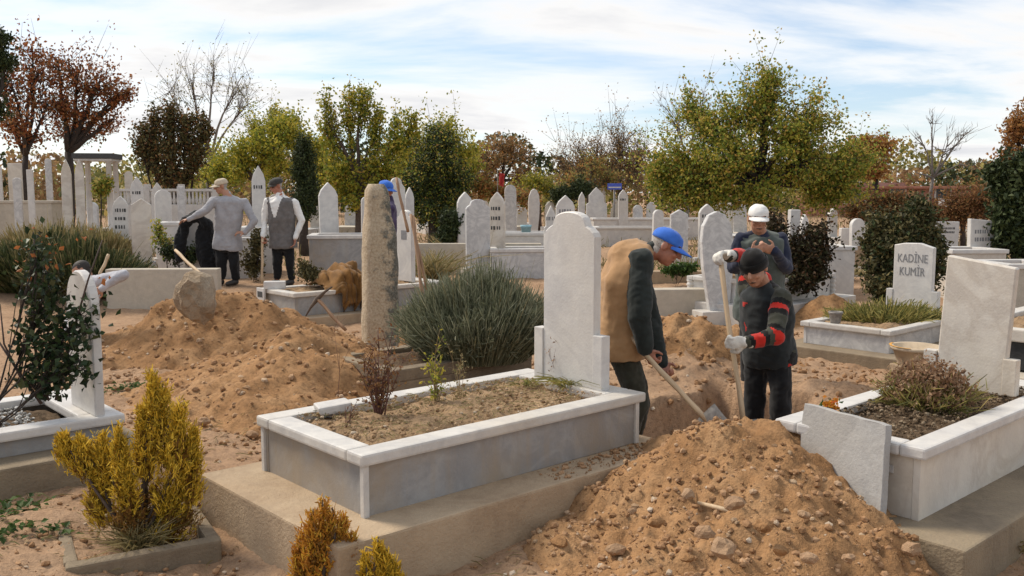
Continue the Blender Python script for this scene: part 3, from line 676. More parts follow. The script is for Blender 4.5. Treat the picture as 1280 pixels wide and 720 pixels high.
# old stone pillar with lichen: an irregular tapering block
def pillar():
    d = 9.4; b = D(473, 432, d); t_ = D(476, 230, d); h = t_.z - (b.z - .25); bm = bmesh.new(); n = 20; rings = []
    prof = [(0, .185), (.2, .183), (.5, .175), (.72, .165), (.78, .16), (.81, .135), (.93, .12), (.985, .105), (1, .075)]
    zs = np.linspace(0, 1, 30)
    for z in zs:
        r = np.interp(z, [p[0] for p in prof], [p[1] for p in prof]); ring = []
        for k in range(n):
            a = 2 * math.pi * k / n; sq = 1 / max(abs(math.cos(a)), abs(math.sin(a))) ** .62
            v = Vector((r * sq * math.cos(a), r * sq * .8 * math.sin(a), z * h)); nn = mnoise.noise(v * 4.5) * .03 + mnoise.noise(v * 14) * .014
            v.x *= 1 + nn * 3; v.y *= 1 + nn * 3; v.x += .03 * math.sin(z * 3) ; ring.append(bm.verts.new(v))
        rings.append(ring)
    for i in range(len(rings) - 1):
        for k in range(n): bm.faces.new((rings[i][k], rings[i][(k + 1) % n], rings[i + 1][(k + 1) % n], rings[i + 1][k]))
    bm.faces.new(rings[-1]); bm.faces.new(rings[0][::-1])
    o = ob('stone_pillar', bm_mesh('stone_pillar', bm, [OLDST], True), None, (b.x, d, b.z - .25), (0, 0, R(30)))
    tag(o, 'old weathered stone pillar spotted with dark lichen', 'stone pillar')
pillar()
# boulder on the left heap
def boulder(name, label, p, r, mat, seed, cat='boulder', group=None, sub=3, sq=(1, .8, .9)):
    bm = bmesh.new(); bmesh.ops.create_icosphere(bm, subdivisions=sub, radius=1)
    for v in bm.verts:
        c = v.co.copy(); k = 1 + .35 * mnoise.noise(c * 1.1 + Vector((seed, 0, 0))) + .16 * mnoise.noise(c * 2.7 + Vector((0, seed, 0)))
        k += .24 * abs(mnoise.noise(c * 3.4 + Vector((0, 0, seed))))
        v.co = Vector((c.x * sq[0], c.y * sq[1], c.z * sq[2])) * k * r
    o = ob(name, bm_mesh(name, bm, [mat], False), None, p, (0, 0, seed * 1.7)); return tag(o, label, cat, group)
p = D(245, 373, 8.9); boulder('boulder', 'rough beige boulder on the left earth heap', p, .22, ROCK, 5.1, sq=(.95, .8, 1.05), sub=3)
# leaning slab
def slab():
    TL, TR, BR = D(1003, 503, 4.52), D(1108, 531, 4.12), D(1099, 672, 4.0); BL = D(995, 660, 4.42)
    bm = bmesh.new(); nrm = (TR - TL).cross(BL - TL).normalized(); nrm = nrm if nrm.y > 0 else -nrm; th_ = .045
    n = 14; top = []; cen = (TL + BR) / 2
    def ed(a, b, k):
        out = []
        for i in range(k):
            p = a.lerp(b, i / k); out.append(p + Vector((random.gauss(0, .0012), 0, random.gauss(0, .0015))))
        return out
    c1 = .03
    loop = ed(TL + (TR - TL) * .03, TR, 10) + ed(TR, BR, 10) + ed(BR, BL, 6) + ed(BL, TL + (BL - TL) * .03, 8)
    fr = [bm.verts.new(p - cen) for p in loop]; bk = [bm.verts.new(p - cen + nrm * th_) for p in loop]
    bm.faces.new(fr); bm.faces.new(bk[::-1]); m = len(loop)
    for i in range(m): bm.faces.new((fr[i], bk[i], bk[(i + 1) % m], fr[(i + 1) % m]))
    bmesh.ops.recalc_face_normals(bm, faces=bm.faces[:])
    bmesh.ops.bevel(bm, geom=[e for e in bm.edges if any(len(f.verts) > 6 for f in e.link_faces)], offset=.003, segments=1, affect='EDGES')
    o = ob('concrete_slab', bm_mesh('concrete_slab', bm, [SLABM]), None, cen); tag(o, 'broken grey slab standing in the front earth heap', 'slab')
slab()
# planter kerb round the golden juniper
PL = P(170, 672, .05)
pk = thing('planter', 'small square concrete planter kerb around the golden juniper', 'planter', (PL.x, PL.y, 0), R(30))
ws = .30
for (sx, sy, x, y) in ((.66, .06, 0, -ws), (.66, .06, 0, ws), (.06, .54 - .002, -ws, 0), (.06, .54 - .002, ws, 0)):
    box('kerb_strip', sx, sy, .14, (x, y, -.05), CONC_D, pk, bev=.012, jit=.004)
xs = np.linspace(-.27, .27, 24); X, Y = np.meshgrid(xs, xs); Z = .03 + .04 * fbm(X * 9, Y * 9, 5, 4)
ii = np.arange(X.size).reshape(X.shape); q = np.stack([ii[:-1, :-1], ii[:-1, 1:], ii[1:, 1:], ii[1:, :-1]], -1).reshape(-1, 4)
ob('soil', np_mesh('soil', np.stack([X, Y, Z], -1).reshape(-1, 3), q, [DARKSOIL], True), pk)

# ------------------------------------------------------------------ trees and shrubs
def curve_pts(a, b, n, wob, sag=0.0):
    a, b = Vector(a), Vector(b); L_ = (b - a).length; out = []
    off = Vector(rand_unit(1)[0]) * L_ * wob
    for i in range(n + 1):
        t = i / n; p = a.lerp(b, t) + off * math.sin(math.pi * t) + Vector((0, 0, sag * L_ * math.sin(math.pi * t)))
        if 0 < i < n: p += Vector(rand_unit(1)[0]) * L_ * wob * .25
        out.append(p)
    return out
def tree(label, base, fork, lobes, trunk_r, bark, leafmat, leaf, twigs=40, per=22, clus=.3, cat='tree', name='tree', group=None,
         parts=('trunk', 'crown'), sub=0, leaf2=None, asp=.6, stems=1, twr=.012, rim=.35, sag=.05, depthk=1.0, limb_base=None):
    """base = world point; fork = world point; lobes = (px, py, rx_px, ry_px, depth)"""
    if leaf >= .1: leaf *= .62; per = int(per * 1.6); clus *= .8
    base = Vector(base); fork = Vector(fork); t_ = thing(name, label, cat, base, 0, group); mb = MB(); LP = []; LP2 = []
    loc = lambda p: Vector(p) - base
    if stems == 1:
        tp = curve_pts(base - Vector((0, 0, .1)), fork, 4, .03); mb.tube([loc(p) for p in tp], [trunk_r * (1.25 - .5 * i / 4) for i in range(5)], 8)
    for li, (px, py, rx, ry, d) in enumerate(lobes):
        c = D(px, py, d); k = d / F; ax = Vector((rx * k, min(rx, ry) * k * depthk, ry * k))
        st = fork if stems == 1 else base + Vector((random.uniform(-.1, .1), random.uniform(-.1, .1), -.03))
        if limb_base: st = base.lerp(fork, random.uniform(limb_base, 1))
        bot = c - Vector((0, 0, ax.z * .5)); lp = curve_pts(st, c, 5, .06)
        r0 = trunk_r * (.62 if stems == 1 else .5); mb.tube([loc(p) for p in lp], [r0 * (1 - .75 * i / 5) for i in range(6)], 6)
        nt = max(4, int(twigs * (ax.x * ax.z) ** .5 / (sum((l[2] * l[3]) ** .5 * l[4] / F for l in lobes) / len(lobes))))
        for j in range(nt):
            v = rand_unit(1)[0]; rr = random.uniform(rim, 1.0) ** .6 * (1 + .55 * mnoise.noise(Vector(v) * 2.1 + Vector((px, py, 0))))
            if mnoise.noise(Vector(v) * 2.6 + Vector((py, px, 3))) > .28 and name == 'tree': continue
            tip = c + Vector((v[0] * ax.x, v[1] * ax.y, v[2] * ax.z)) * rr
            s0 = lp[random.randint(2, 5)].lerp(c, random.uniform(0, .6)); tw = curve_pts(s0, tip, 3, .08, sag)
            mb.tube([loc(p) for p in tw], [twr, twr * .75, twr * .5, twr * .2], 3)
            for s_ in range(sub):
                q0 = tw[random.randint(1, 3)]; q1 = q0 + (Vector(rand_unit(1)[0]) + (tip - s0).normalized() * .9 + Vector((0, 0, .5))) * (tip - s0).length * .28
                mb.tube([loc(q0), loc(q0.lerp(q1, .5)), loc(q1)], [twr * .5, twr * .35, twr * .15], 3)
                if per: LP += [q1 + Vector(x) for x in rng.normal(size=(max(1, per // 4), 3)) * clus * .5]
            if per:
                m = max(1, int(per * random.uniform(.5, 1.5))); tt = rng.uniform(.35, 1.05, m)
                for x, f in zip(rng.normal(size=(m, 3)), tt):
                    p = s0.lerp(tip, f) + Vector(x) * clus * .45; (LP2 if (leaf2 and random.random() < .3) else LP).append(p)
    ob(parts[0], mb.mesh(parts[0], bark), t_)
    if LP:
        A = np.array([loc(p)[:] for p in LP]); ob(parts[1], leaf_mesh(parts[1], A, leaf, leafmat, asp, .2), t_)
    if LP2:
        A = np.array([loc(p)[:] for p in LP2]); ob(parts[1], leaf_mesh(parts[1], A, leaf, leaf2, asp, .2), t_)
    return t_
def gp(px, d): 
    x = (px - 640) / F * d; return Vector((x, d, gb(x, d)))
GT = 'trees behind the graves'; SB = ('stem', 'foliage')
tree('red-leaved maple at the far left edge', gp(30, 30), D(32, 195, 30), [(15, 110, 34, 40, 30), (48, 90, 34, 36, 30), (60, 130, 30, 34, 30), (20, 150, 34, 22, 29), (5, 80, 26, 30, 30.5), (40, 62, 22, 14, 30), (35, 170, 34, 12, 30)], .12, BARK_D, LF_RED, .19, 30, 13, .36, group=GT, leaf2=LF_RUST, sub=1, twr=.018)
tree('red-leaved maple with a thick trunk, second from the left edge', gp(84, 31), D(86, 190, 31), [(95, 90, 30, 34, 31), (125, 100, 34, 30, 31), (110, 140, 40, 24, 31), (80, 125, 30, 34, 30.5), (148, 118, 20, 16, 31), (105, 165, 46, 18, 32), (72, 75, 26, 18, 31), (140, 150, 20, 12, 31), (160, 115, 12, 8, 31)], .18, BARK_D, LF_RED, .19, 30, 13, .36, group=GT, leaf2=LF_RUST, sub=1, twr=.018)
tree('dark evergreen reaching in at the top left corner', gp(-14, 22), D(-14, 160, 22), [(4, 45, 16, 14, 22), (8, 72, 18, 14, 22), (-8, 60, 24, 40, 22), (-8, 130, 22, 40, 22)], .12, BARK_D, LF_DARK, .12, 30, 34, .16, group=GT)
tree('dark brown vase-shaped conifer left of the man with the beige cap', gp(216, 27), D(217, 225, 27), [(176, 165, 14, 20, 27), (192, 152, 13, 24, 27), (212, 145, 13, 24, 27), (234, 150, 13, 24, 27), (254, 160, 13, 24, 27), (186, 188, 20, 22, 27), (215, 180, 24, 28, 27), (246, 186, 20, 24, 27), (215, 212, 34, 18, 27)], .10, BARK_D, LF_DKBR, .16, 40, 26, .2, group=GT, leaf2=LF_RUST, stems=3, sag=-.03)
tree('tall nearly bare tree with pale sparse leaves at left', gp(262, 42), D(262, 200, 42), [(212, 115, 28, 34, 42), (240, 100, 26, 40, 42), (268, 95, 26, 44, 42), (298, 110, 26, 44, 42), (310, 130, 18, 40, 42)], .12, BARK_G, LF_OLIVE, .15, 34, 3, .35, group=GT, sub=3, twr=.016)
tree('yellow-green tree behind the two standing men', gp(318, 25), D(318, 225, 25), [(300, 200, 34, 36, 25), (335, 185, 34, 36, 25), (275, 215, 26, 22, 25.5), (355, 165, 22, 32, 25.5)], .1, BARK, LF_YG, .15, 46, 30, .28, group=GT)
tree('yellow-green tree left of the tall upright one', gp(372, 27), D(374, 225, 27), [(365, 160, 26, 34, 27), (385, 185, 28, 36, 27), (350, 205, 34, 30, 27)], .1, BARK, LF_YG, .15, 46, 28, .28, group=GT)
tree('tall upright yellow-green tree with spiky branches above the pillar', gp(450, 24), D(450, 240, 24), [(408, 150, 12, 52, 24), (436, 140, 14, 54, 24), (470, 165, 14, 40, 24), (496, 165, 12, 34, 23.5), (515, 160, 11, 34, 24), (425, 215, 30, 40, 24), (470, 215, 34, 44, 24), (445, 250, 44, 30, 24), (495, 225, 24, 36, 24), (455, 120, 10, 22, 24)], .12, BARK, LF_YG, .15, 40, 26, .22, group=GT, sag=-.02, leaf2=LF_GREEN)
tree('dark narrow conifer behind the man in the grey vest', gp(380, 21), D(380, 235, 21), [(380, 210, 18, 30, 21), (380, 245, 22, 36, 21), (378, 185, 10, 22, 21)], .1, BARK_D, LF_DARK, .1, 70, 46, .16, group=GT, limb_base=.1)
tree('broad dark conifer right of the lichen pillar', gp(545, 20), D(545, 230, 20), [(545, 205, 36, 40, 20), (520, 235, 26, 40, 20), (565, 235, 30, 44, 20), (545, 265, 40, 28, 20), (550, 175, 24, 22, 20)], .12, BARK_D, LF_DARK, .1, 80, 46, .17, group=GT, limb_base=.1, leaf2=LF_GREEN)
tree('yellow-green tree crown above the broad dark conifer', gp(560, 26), D(560, 220, 26), [(555, 170, 34, 26, 26), (575, 195, 24, 26, 26), (530, 190, 26, 24, 26)], .1, BARK, LF_YG, .14, 44, 24, .24, group=GT, sub=1)
for (px_, d_, lb_, lob_) in ((262, 30, 'low yellowing tree behind the balustrade', [(250, 215, 28, 22, 30), (282, 205, 24, 26, 30)]), (405, 29, 'light green tree filling the gap left of the upright tree', [(400, 195, 22, 34, 29), (415, 220, 26, 24, 29)]), (505, 28, 'airy yellow-green tree between the upright tree and the conifer', [(505, 195, 22, 36, 28), (520, 215, 24, 26, 28), (490, 225, 20, 20, 28)]), (585, 30, 'olive tree right of the broad dark conifer', [(588, 205, 20, 26, 30), (575, 230, 22, 18, 30)]), (675, 34, 'low olive tree right of the orange one', [(670, 232, 24, 14, 34), (690, 240, 20, 10, 34)]), (330, 31, 'pale yellow-green tree top rising behind the two men', [(320, 165, 16, 26, 31), (345, 150, 16, 30, 31)])):
    tree(lb_, gp(px_, d_), D(px_, 230, d_), lob_, .08, BARK, LF_YG, .14, 40, 22, .26, group=GT, sub=1, leaf2=LF_OLIVE)
tree('small round dark bush in front of the dark conifer', gp(564, 17.5), D(564, 285, 17.5), [(564, 278, 16, 22, 17.5), (560, 292, 16, 12, 17.5)], .04, BARK_D, LF_DARK, .07, 70, 40, .09, 'shrub', 'shrub', None, SB, limb_base=.1)
tree('orange and brown tree with gaps in its crown at the centre', gp(628, 38), D(628, 225, 38), [(610, 200, 26, 26, 38), (645, 195, 26, 26, 38), (630, 180, 20, 14, 38), (600, 225, 24, 18, 38), (655, 222, 22, 16, 38)], .12, BARK_D, LF_BROWN, .17, 34, 20, .3, group=GT, sub=1, leaf2=LF_ORANGE)
tree('low orange tree left of the centre behind the pointed stones', gp(600, 30), D(600, 240, 30), [(600, 235, 26, 18, 30), (625, 242, 22, 14, 30), (655, 248, 30, 14, 31)], .08, BARK_D, LF_ORANGE, .15, 40, 24, .25, group=GT, leaf2=LF_OLIVE)
tree('brown twiggy half-bare tree right of the centre', gp(775, 36), D(775, 240, 36), [(745, 200, 28, 40, 36), (775, 185, 30, 46, 36), (800, 205, 24, 46, 36), (760, 225, 40, 24, 36), (722, 205, 16, 40, 36), (700, 210, 14, 36, 37)], .14, BARK, LF_BROWN, .12, 60, 12, .3, group=GT, sub=3, twr=.018)
tree('small yellowing tree left of the brown twiggy one', gp(735, 33), D(735, 240, 33), [(740, 205, 24, 24, 33), (715, 228, 22, 18, 33), (760, 225, 22, 16, 33)], .09, BARK, LF_OLIVE, .15, 36, 18, .28, group=GT, leaf2=LF_ORANGE)
tree('dark evergreen bush behind the white step monument', gp(728, 31), D(728, 250, 31), [(725, 235, 18, 14, 31), (700, 245, 16, 12, 31)], .08, BARK_D, LF_DARK, .12, 60, 36, .2, 'shrub', 'shrub', None, SB)
tree('big green tree with a wide crown behind the man in the white cap', gp(948, 21), D(950, 225, 21),
     [(955, 120, 38, 40, 21), (935, 150, 50, 40, 21), (1010, 150, 44, 42, 21), (885, 165, 40, 36, 21), (850, 205, 44, 46, 21), (890, 220, 48, 44, 20.4), (1000, 205, 48, 42, 20.4), (1050, 205, 44, 42, 21), (1075, 200, 26, 26, 21.4), (945, 205, 46, 36, 21.5), (835, 240, 34, 24, 21), (1030, 245, 40, 22, 21), (960, 95, 18, 18, 21), (880, 250, 44, 20, 20.6), (860, 135, 14, 22, 21.3), (950, 245, 50, 24, 20.3), (985, 170, 36, 34, 20.5), (915, 190, 36, 34, 20.4), (1060, 235, 36, 26, 20.8), (820, 215, 22, 30, 21)],
     .14, BARK_D, LF_GREEN, .13, 42, 32, .26, group=GT, leaf2=LF_YG, sub=1)
tree('bare grey twigs rising left of the big green tree', gp(858, 30), D(858, 210, 30), [(845, 150, 24, 44, 30), (875, 140, 26, 40, 30)], .08, BARK_G, LF_BROWN, .12, 44, 1, .3, group=GT, sub=3, twr=.014)
tree('orange tree showing to the right of the big green tree', gp(1098, 27), D(1095, 225, 27), [(1095, 180, 30, 14, 27), (1085, 210, 26, 16, 27), (1075, 185, 22, 16, 27)], .1, BARK_D, LF_ORANGE, .16, 44, 28, .24, group=GT)
tree('leafless grey tree standing alone against the sky at right', gp(1160, 26), D(1166, 222, 26), [(1150, 170, 14, 24, 26), (1185, 178, 22, 24, 26), (1210, 165, 18, 14, 26), (1166, 155, 10, 18, 26), (1200, 205, 22, 10, 26), (1145, 215, 12, 8, 26)], .06, BARK_G, LF_BROWN, .1, 11, 0, .3, group=GT, sub=4, twr=.013, rim=.6)
tree('rust-coloured shrub mass in front of the brick house', gp(1205, 25), D(1205, 262, 25), [(1200, 262, 34, 26, 25), (1225, 255, 26, 30, 25), (1165, 270, 30, 18, 25)], .07, BARK, LF_RUST, .12, 60, 22, .25, 'shrub', 'shrub', None, SB, sub=2)
tree('rust and green shrub left of the dark conifer at right', gp(1100, 23), D(1100, 262, 23), [(1095, 260, 30, 24, 23), (1070, 265, 20, 18, 23), (1120, 255, 24, 20, 23)], .07, BARK_D, LF_RUST, .12, 50, 26, .22, 'shrub', 'shrub', None, SB, leaf2=LF_DKBR)
tree('orange-leaved tree at the right edge', gp(1278, 17), D(1278, 230, 17), [(1268, 160, 16, 18, 17), (1290, 150, 26, 34, 17), (1262, 205, 26, 28, 17), (1290, 210, 30, 40, 17)], .12, BARK_D, LF_ORANGE, .12, 44, 26, .2, group=GT, leaf2=LF_RUST)
tree('dark evergreen at the right edge below the orange leaves', gp(1276, 14), D(1276, 260, 14), [(1270, 260, 30, 34, 14), (1285, 215, 28, 36, 14), (1258, 290, 22, 30, 14), (1290, 300, 40, 40, 14), (1245, 215, 10, 10, 14.3)], .1, BARK_D, LF_DARK, .09, 90, 40, .14, group=GT, limb_base=.1)
tree('dense dark brownish conifer behind the engraved headstone', gp(1122, 11.3), D(1125, 300, 11.3), [(1118, 325, 40, 52, 11.3), (1138, 285, 30, 34, 11.3), (1105, 300, 28, 40, 11.3), (1155, 320, 28, 56, 11.3), (1122, 355, 38, 28, 11.2), (1150, 262, 14, 18, 11.3)], .08, BARK_D, LF_DKBR, .06, 120, 60, .1, group=GT, limb_base=.05, leaf2=LF_DARK)
SHB = B5 + U * .75 + VV * .45
tree('dark red-brown shrub behind the striped jumper man', SHB, SHB + Vector((0, 0, .3)), [(1010, 310, 28, 40, 12.3), (990, 325, 22, 34, 12.3), (1030, 305, 18, 32, 12.3), (1008, 350, 28, 22, 12.1), (968, 290, 18, 34, 12.4), (1020, 335, 24, 28, 12.2), (910, 322, 12, 18, 12.3), (975, 340, 24, 30, 12.3)], .03, BARK_D, LF_BARB, .06, 60, 17, .10, 'shrub', 'shrub', None, SB, stems=3, twr=.005)
tree('green bush growing inside the white portico', gp(126, 22.4), D(126, 240, 22.4), [(126, 236, 11, 8, 22.4), (135, 230, 6, 8, 22.4)], .02, BARK_D, LF_GREEN, .09, 30, 20, .1, 'shrub', 'shrub', None, SB)
tree('small rose bush below the round-shouldered white stone', gp(205, 15.4), D(205, 290, 15.4), [(200, 290, 12, 22, 15.4), (212, 305, 12, 14, 15.4)], .015, BARK_D, LF_GREEN, .06, 26, 10, .08, 'shrub', 'shrub', None, SB, stems=3, twr=.006)
tree('dark shrub under the hanging black coat', gp(232, 14.6), D(232, 320, 14.6), [(215, 312, 18, 12, 14.6), (240, 316, 16, 10, 14.6)], .015, BARK_D, LF_DARK, .06, 30, 16, .08, 'shrub', 'shrub', None, SB, stems=3, twr=.006)
tree('leafy bush behind the man with the grey vest at knee height', gp(318, 14.9), D(318, 320, 14.9), [(315, 325, 16, 24, 14.9), (322, 300, 12, 16, 14.9)], .015, BARK_D, LF_DKBR, .06, 40, 18, .08, 'shrub', 'shrub', None, SB, stems=3, twr=.006)
tree('dark shrub inside the grey grave beside the brown coat', B4 + U * .75 + VV * .5 - Vector((0, 0, .05)), D(390, 340, 12.3), [(382, 338, 14, 14, 12.3), (395, 345, 14, 8, 12.3)], .015, BARK_D, LF_DKBR, .05, 36, 18, .07, 'shrub', 'shrub', None, SB, stems=3, twr=.005)
tree('low green plant on the kerb left of the white two-tier tomb', gp(845, 14.1), D(845, 330, 14.1), [(845, 336, 24, 5, 14.1), (860, 334, 12, 5, 14.1)], .01, BARK_D, LF_GREENW, .06, 30, 16, .06, 'shrub', 'shrub', None, SB, stems=3, twr=.005)
# far treeline, one mass
def treeline():
    pts = []; 
    for d, n, zmul in ((62, 26000, 1.0), (50, 13000, .7)):
        x = rng.uniform(-.72, .72, n) * d; hmax = (2.2 + 2.6 * (fbm(x * .16, x * 0 + d, 5, 3) + .45)) * zmul
        z = rng.uniform(0, 1, n) ** .8 * hmax + gb(0, d); pts.append(np.stack([x, d + rng.normal(0, 1.6, n), z], 1))
    A = np.concatenate(pts); n = len(A); h = n // 3
    me = leaf_mesh('distant_trees', A, .34, LF_OLIVE, .7); me.materials.append(LF_BROWN); me.materials.append(LF_DARK)
    me.polygons.foreach_set('material_index', (fbm(A[:, 0] * .22, A[:, 0] * 0 + A[:, 1] * .05, 8, 3) * 4 + 1.2).clip(0, 2).astype(np.int32))
    tag(ob('distant_trees', me), 'distant mass of mixed trees behind the cemetery', 'trees', kind='stuff')
treeline()

# lavender clump and broom shrubs: many upright stalks
def stalks(label, c, rx, ry, h, n, mat, name='shrub', cat='shrub', w=.012, flare=.5, group=None, woody=True, tall=None):
    t_ = thing(name, label, cat, c, 0, group)
    r = np.sqrt(rng.uniform(0, 1, n)); a = rng.uniform(0, 2 * np.pi, n)
    b = np.stack([np.cos(a) * r * rx * .62, np.sin(a) * r * ry * .62, np.zeros(n) - .03], 1)
    hh = h * (1 - .45 * r ** 2) * rng.uniform(.55, 1.08, n) * (1 + .35 * fbm(b[:, 0] * 4 / rx, b[:, 1] * 4 / ry, int(abs(c[0]) * 10) % 50, 2))
    tip = b + np.stack([np.cos(a) * r * rx * flare + rng.normal(0, .05, n), np.sin(a) * r * ry * flare + rng.normal(0, .05, n), hh], 1)
    ob('foliage', blades_mesh('foliage', b, tip, w, mat, .05), t_)
    # short side leaves thicken each stalk
    m = n * 2; k = rng.integers(0, n, m); f = rng.uniform(.25, .95, m)[:, None]; q0 = b[k] * (1 - f) + tip[k] * f
    q1 = q0 + (tip[k] - b[k]) * .12 + rng.normal(0, .035, (m, 3)); ob('side_leaf', blades_mesh('side_leaf', q0, q1, w * .9, mat, .0), t_)
    if tall is not None:
        k = rng.integers(0, n, tall); q0 = tip[k] - (tip[k] - b[k]) * .3; q1 = tip[k] + (tip[k] - b[k]) * rng.uniform(.1, .4, tall)[:, None] + rng.normal(0, .03, (tall, 3))
        ob('flower_stalk', blades_mesh('flower_stalk', q0, q1, w * .35, LF_GRASS, .0), t_)
    return t_
LC = D(597, 446, 7.75)
stalks('big grey-green lavender clump on the old concrete grave', (LC.x, 7.75, LC.z), .66, .5, .74, 9500, LF_LAV, 'lavender', 'lavender', .0085, .40, tall=260)
for (px, py, d, rx, h, lb) in ((40, 345, 14.0, .95, .85, 'dark green broom shrub at the left edge below the beige stones'), (108, 345, 13.6, .85, .82, 'rounded dark green broom shrub left of the low concrete wall')):
    c = D(px, py, d); stalks(lb, (c.x, d, gb(c.x, d)), rx, .75, h, 4600, LF_BROOM, 'shrub', 'shrub', .02, .5, 'broom shrubs', tall=160)
for (px, d, rx, h, lb) in ((70, 17.5, 1.6, .95, 'tall dry grass behind the broom shrubs'), (125, 17, .7, .8, 'dry brown grass patch in front of the portico')):
    x = (px - 640) / F * d; o = stalks(lb, (x, d, gb(x, d)), rx, .6, h, 2200, LF_GRASS, 'dry_grass', 'grass', .02, .3, 'patches of dry grass')

# rose bush on the left grave
p0 = gl + U * 1.25 + VV * .48; p0 = Vector((p0.x, p0.y, .35))
dR = p0.y
t_ = tree('dark green rose bush with a few red stems on the left grave', p0, p0 + Vector((0, 0, .2)),
     [(75, 430, 44, 46, dR), (45, 400, 30, 40, dR), (100, 395, 30, 40, dR), (60, 470, 46, 30, dR), (60, 345, 26, 40, dR), (50, 310, 12, 24, dR), (100, 450, 22, 40, dR - .1)],
     .014, BARK_D, LF_ROSE, .046, 24, 8, .085, 'rose bush', 'rose_bush', None, ('stem', 'foliage'), stems=3, twr=.004, asp=.75, leaf2=None)
A = []
for (px, py) in ((45, 295), (58, 318), (40, 330), (70, 335), (108, 300), (30, 345), (130, 350), (65, 300), (38, 312)):
    c = D(px + random.uniform(-4, 4), py, dR)
    for v in rng.normal(size=(4, 3)): ob('red_leaf', leaf_mesh('red_leaf', [(c + Vector(v) * .03 - p0)[:]], .034, LF_RED, .7), t_)
mb = MB()
for (pts) in ([(62, 500), (25, 470), (5, 430), (0, 380)], [(60, 500), (40, 420), (45, 340), (42, 290)], [(70, 500), (90, 420), (110, 350), (128, 300)], [(52, 505), (20, 460), (-6, 420)]):
    pp = [D(a, b, dR) - p0 for a, b in pts]; mb.tube(pp, [.009, .007, .005, .003][:len(pp)], 6)
ob('cane', mb.mesh('cane', m_plain('rose_cane', (.06, .035, .025), .7)), t_)

# junipers: feathery sprays
def juniper(label, base, lobes, n, m1, m2, name='juniper', size=.03, group='golden junipers', wd=.012):
    base = Vector(base); t_ = thing(name, label, 'juniper', base, 0, group); mb = MB(); A, T, A2, T2 = [], [], [], []
    for (px, py, rx, ry, d) in lobes:
        c = D(px, py, d); k = d / F; ax = Vector((rx * k, rx * k * .9, ry * k)); top = c + Vector((0, 0, ax.z))
        st = base + Vector((random.uniform(-.05, .05), random.uniform(-.05, .05), 0)); lp = curve_pts(st, top, 6, .04)
        mb.tube([p - base for p in lp], [.012 * (1 - .8 * i / 6) for i in range(7)], 5)
        for _ in range(n):
            f = random.uniform(0, 1); ctr = lp[2].lerp(lp[6], f)
            wv = (1 - .5 * max(0, f) ** 1.5) * (.75 + .5 * abs(mnoise.noise(Vector((px * .1, f * 5, 2))))); v = Vector(rand_unit(1)[0]); rr = random.uniform(.25, 1.15)
            tip = Vector((c.x + v.x * ax.x * wv * rr, c.y + v.y * ax.y * wv * rr, c.z - ax.z + 2 * ax.z * f + random.uniform(-.02, .03)))
            s0 = ctr.lerp(tip, .45) - Vector((0, 0, .03)); dr = (tip - s0)
            if dr.length < .02: continue
            dr = dr.normalized() * .6 + Vector((0, 0, .8)); L_ = random.uniform(.035, .095); b_ = tip - dr.normalized() * L_
            outer = (rr > .6 or f > .6 + random.uniform(-.1, .1)) and not (ry > 45 * (d > 3) and f < .45 and py > 590)
            for q_ in range(13):
                o_ = Vector(rng.normal(size=3)) * .014; e = dr.normalized() * L_ * random.uniform(.2, .5) + Vector(rng.normal(size=3)) * .013
                q0 = b_ + dr.normalized() * L_ * random.uniform(0, .8) + o_ * .4
                (A if outer else A2).append((q0 - base)[:]); (T if outer else T2).append((q0 + e * .75 - base)[:])
    ob('stem', mb.mesh('stem', BARK), t_)
    ob('foliage', blades_mesh('foliage', A, T, wd, m1, .03), t_)
    if A2: ob('inner_foliage', blades_mesh('inner_foliage', A2, T2, wd, m2, .03), t_)
    return t_
jd = PL.y
juniper('golden juniper in the concrete planter at lower left', (PL.x, PL.y, .03),
    [(192, 505, 17, 42, jd), (206, 530, 22, 52, jd), (178, 545, 20, 40, jd), (226, 545, 22, 42, jd - .05), (243, 575, 19, 44, jd), (150, 575, 20, 46, jd - .1), (128, 575, 18, 34, jd), (102, 565, 26, 20, jd), (78, 552, 14, 8, jd), (185, 600, 44, 60, jd + .05), (232, 615, 26, 50, jd + .05), (160, 625, 30, 50, jd - .1), (210, 640, 40, 40, jd), (120, 610, 26, 34, jd)], 210, LF_JUN, LF_JUNB, wd=.0055)
fd = 2.75
b5 = P(405, 745, .02); juniper('small bronze-orange juniper at the bottom edge', b5, [(404, 664, 22, 42, b5.y), (380, 688, 24, 38, b5.y), (428, 684, 24, 42, b5.y + .03), (405, 715, 46, 40, b5.y), (392, 674, 22, 40, b5.y - .04), (416, 668, 18, 36, b5.y), (372, 706, 14, 26, b5.y), (440, 700, 14, 34, b5.y)], 80, LF_JUNO, LF_JUNB, wd=.006)
b6 = P(470, 760, .02); juniper('small yellow juniper at the bottom edge right of the bronze one', b6, [(474, 708, 15, 40, b6.y), (492, 725, 16, 26, b6.y), (458, 725, 18, 34, b6.y), (484, 715, 16, 30, b6.y), (500, 735, 12, 16, b6.y)], 110, LF_JUN, LF_JUNO, wd=.006)

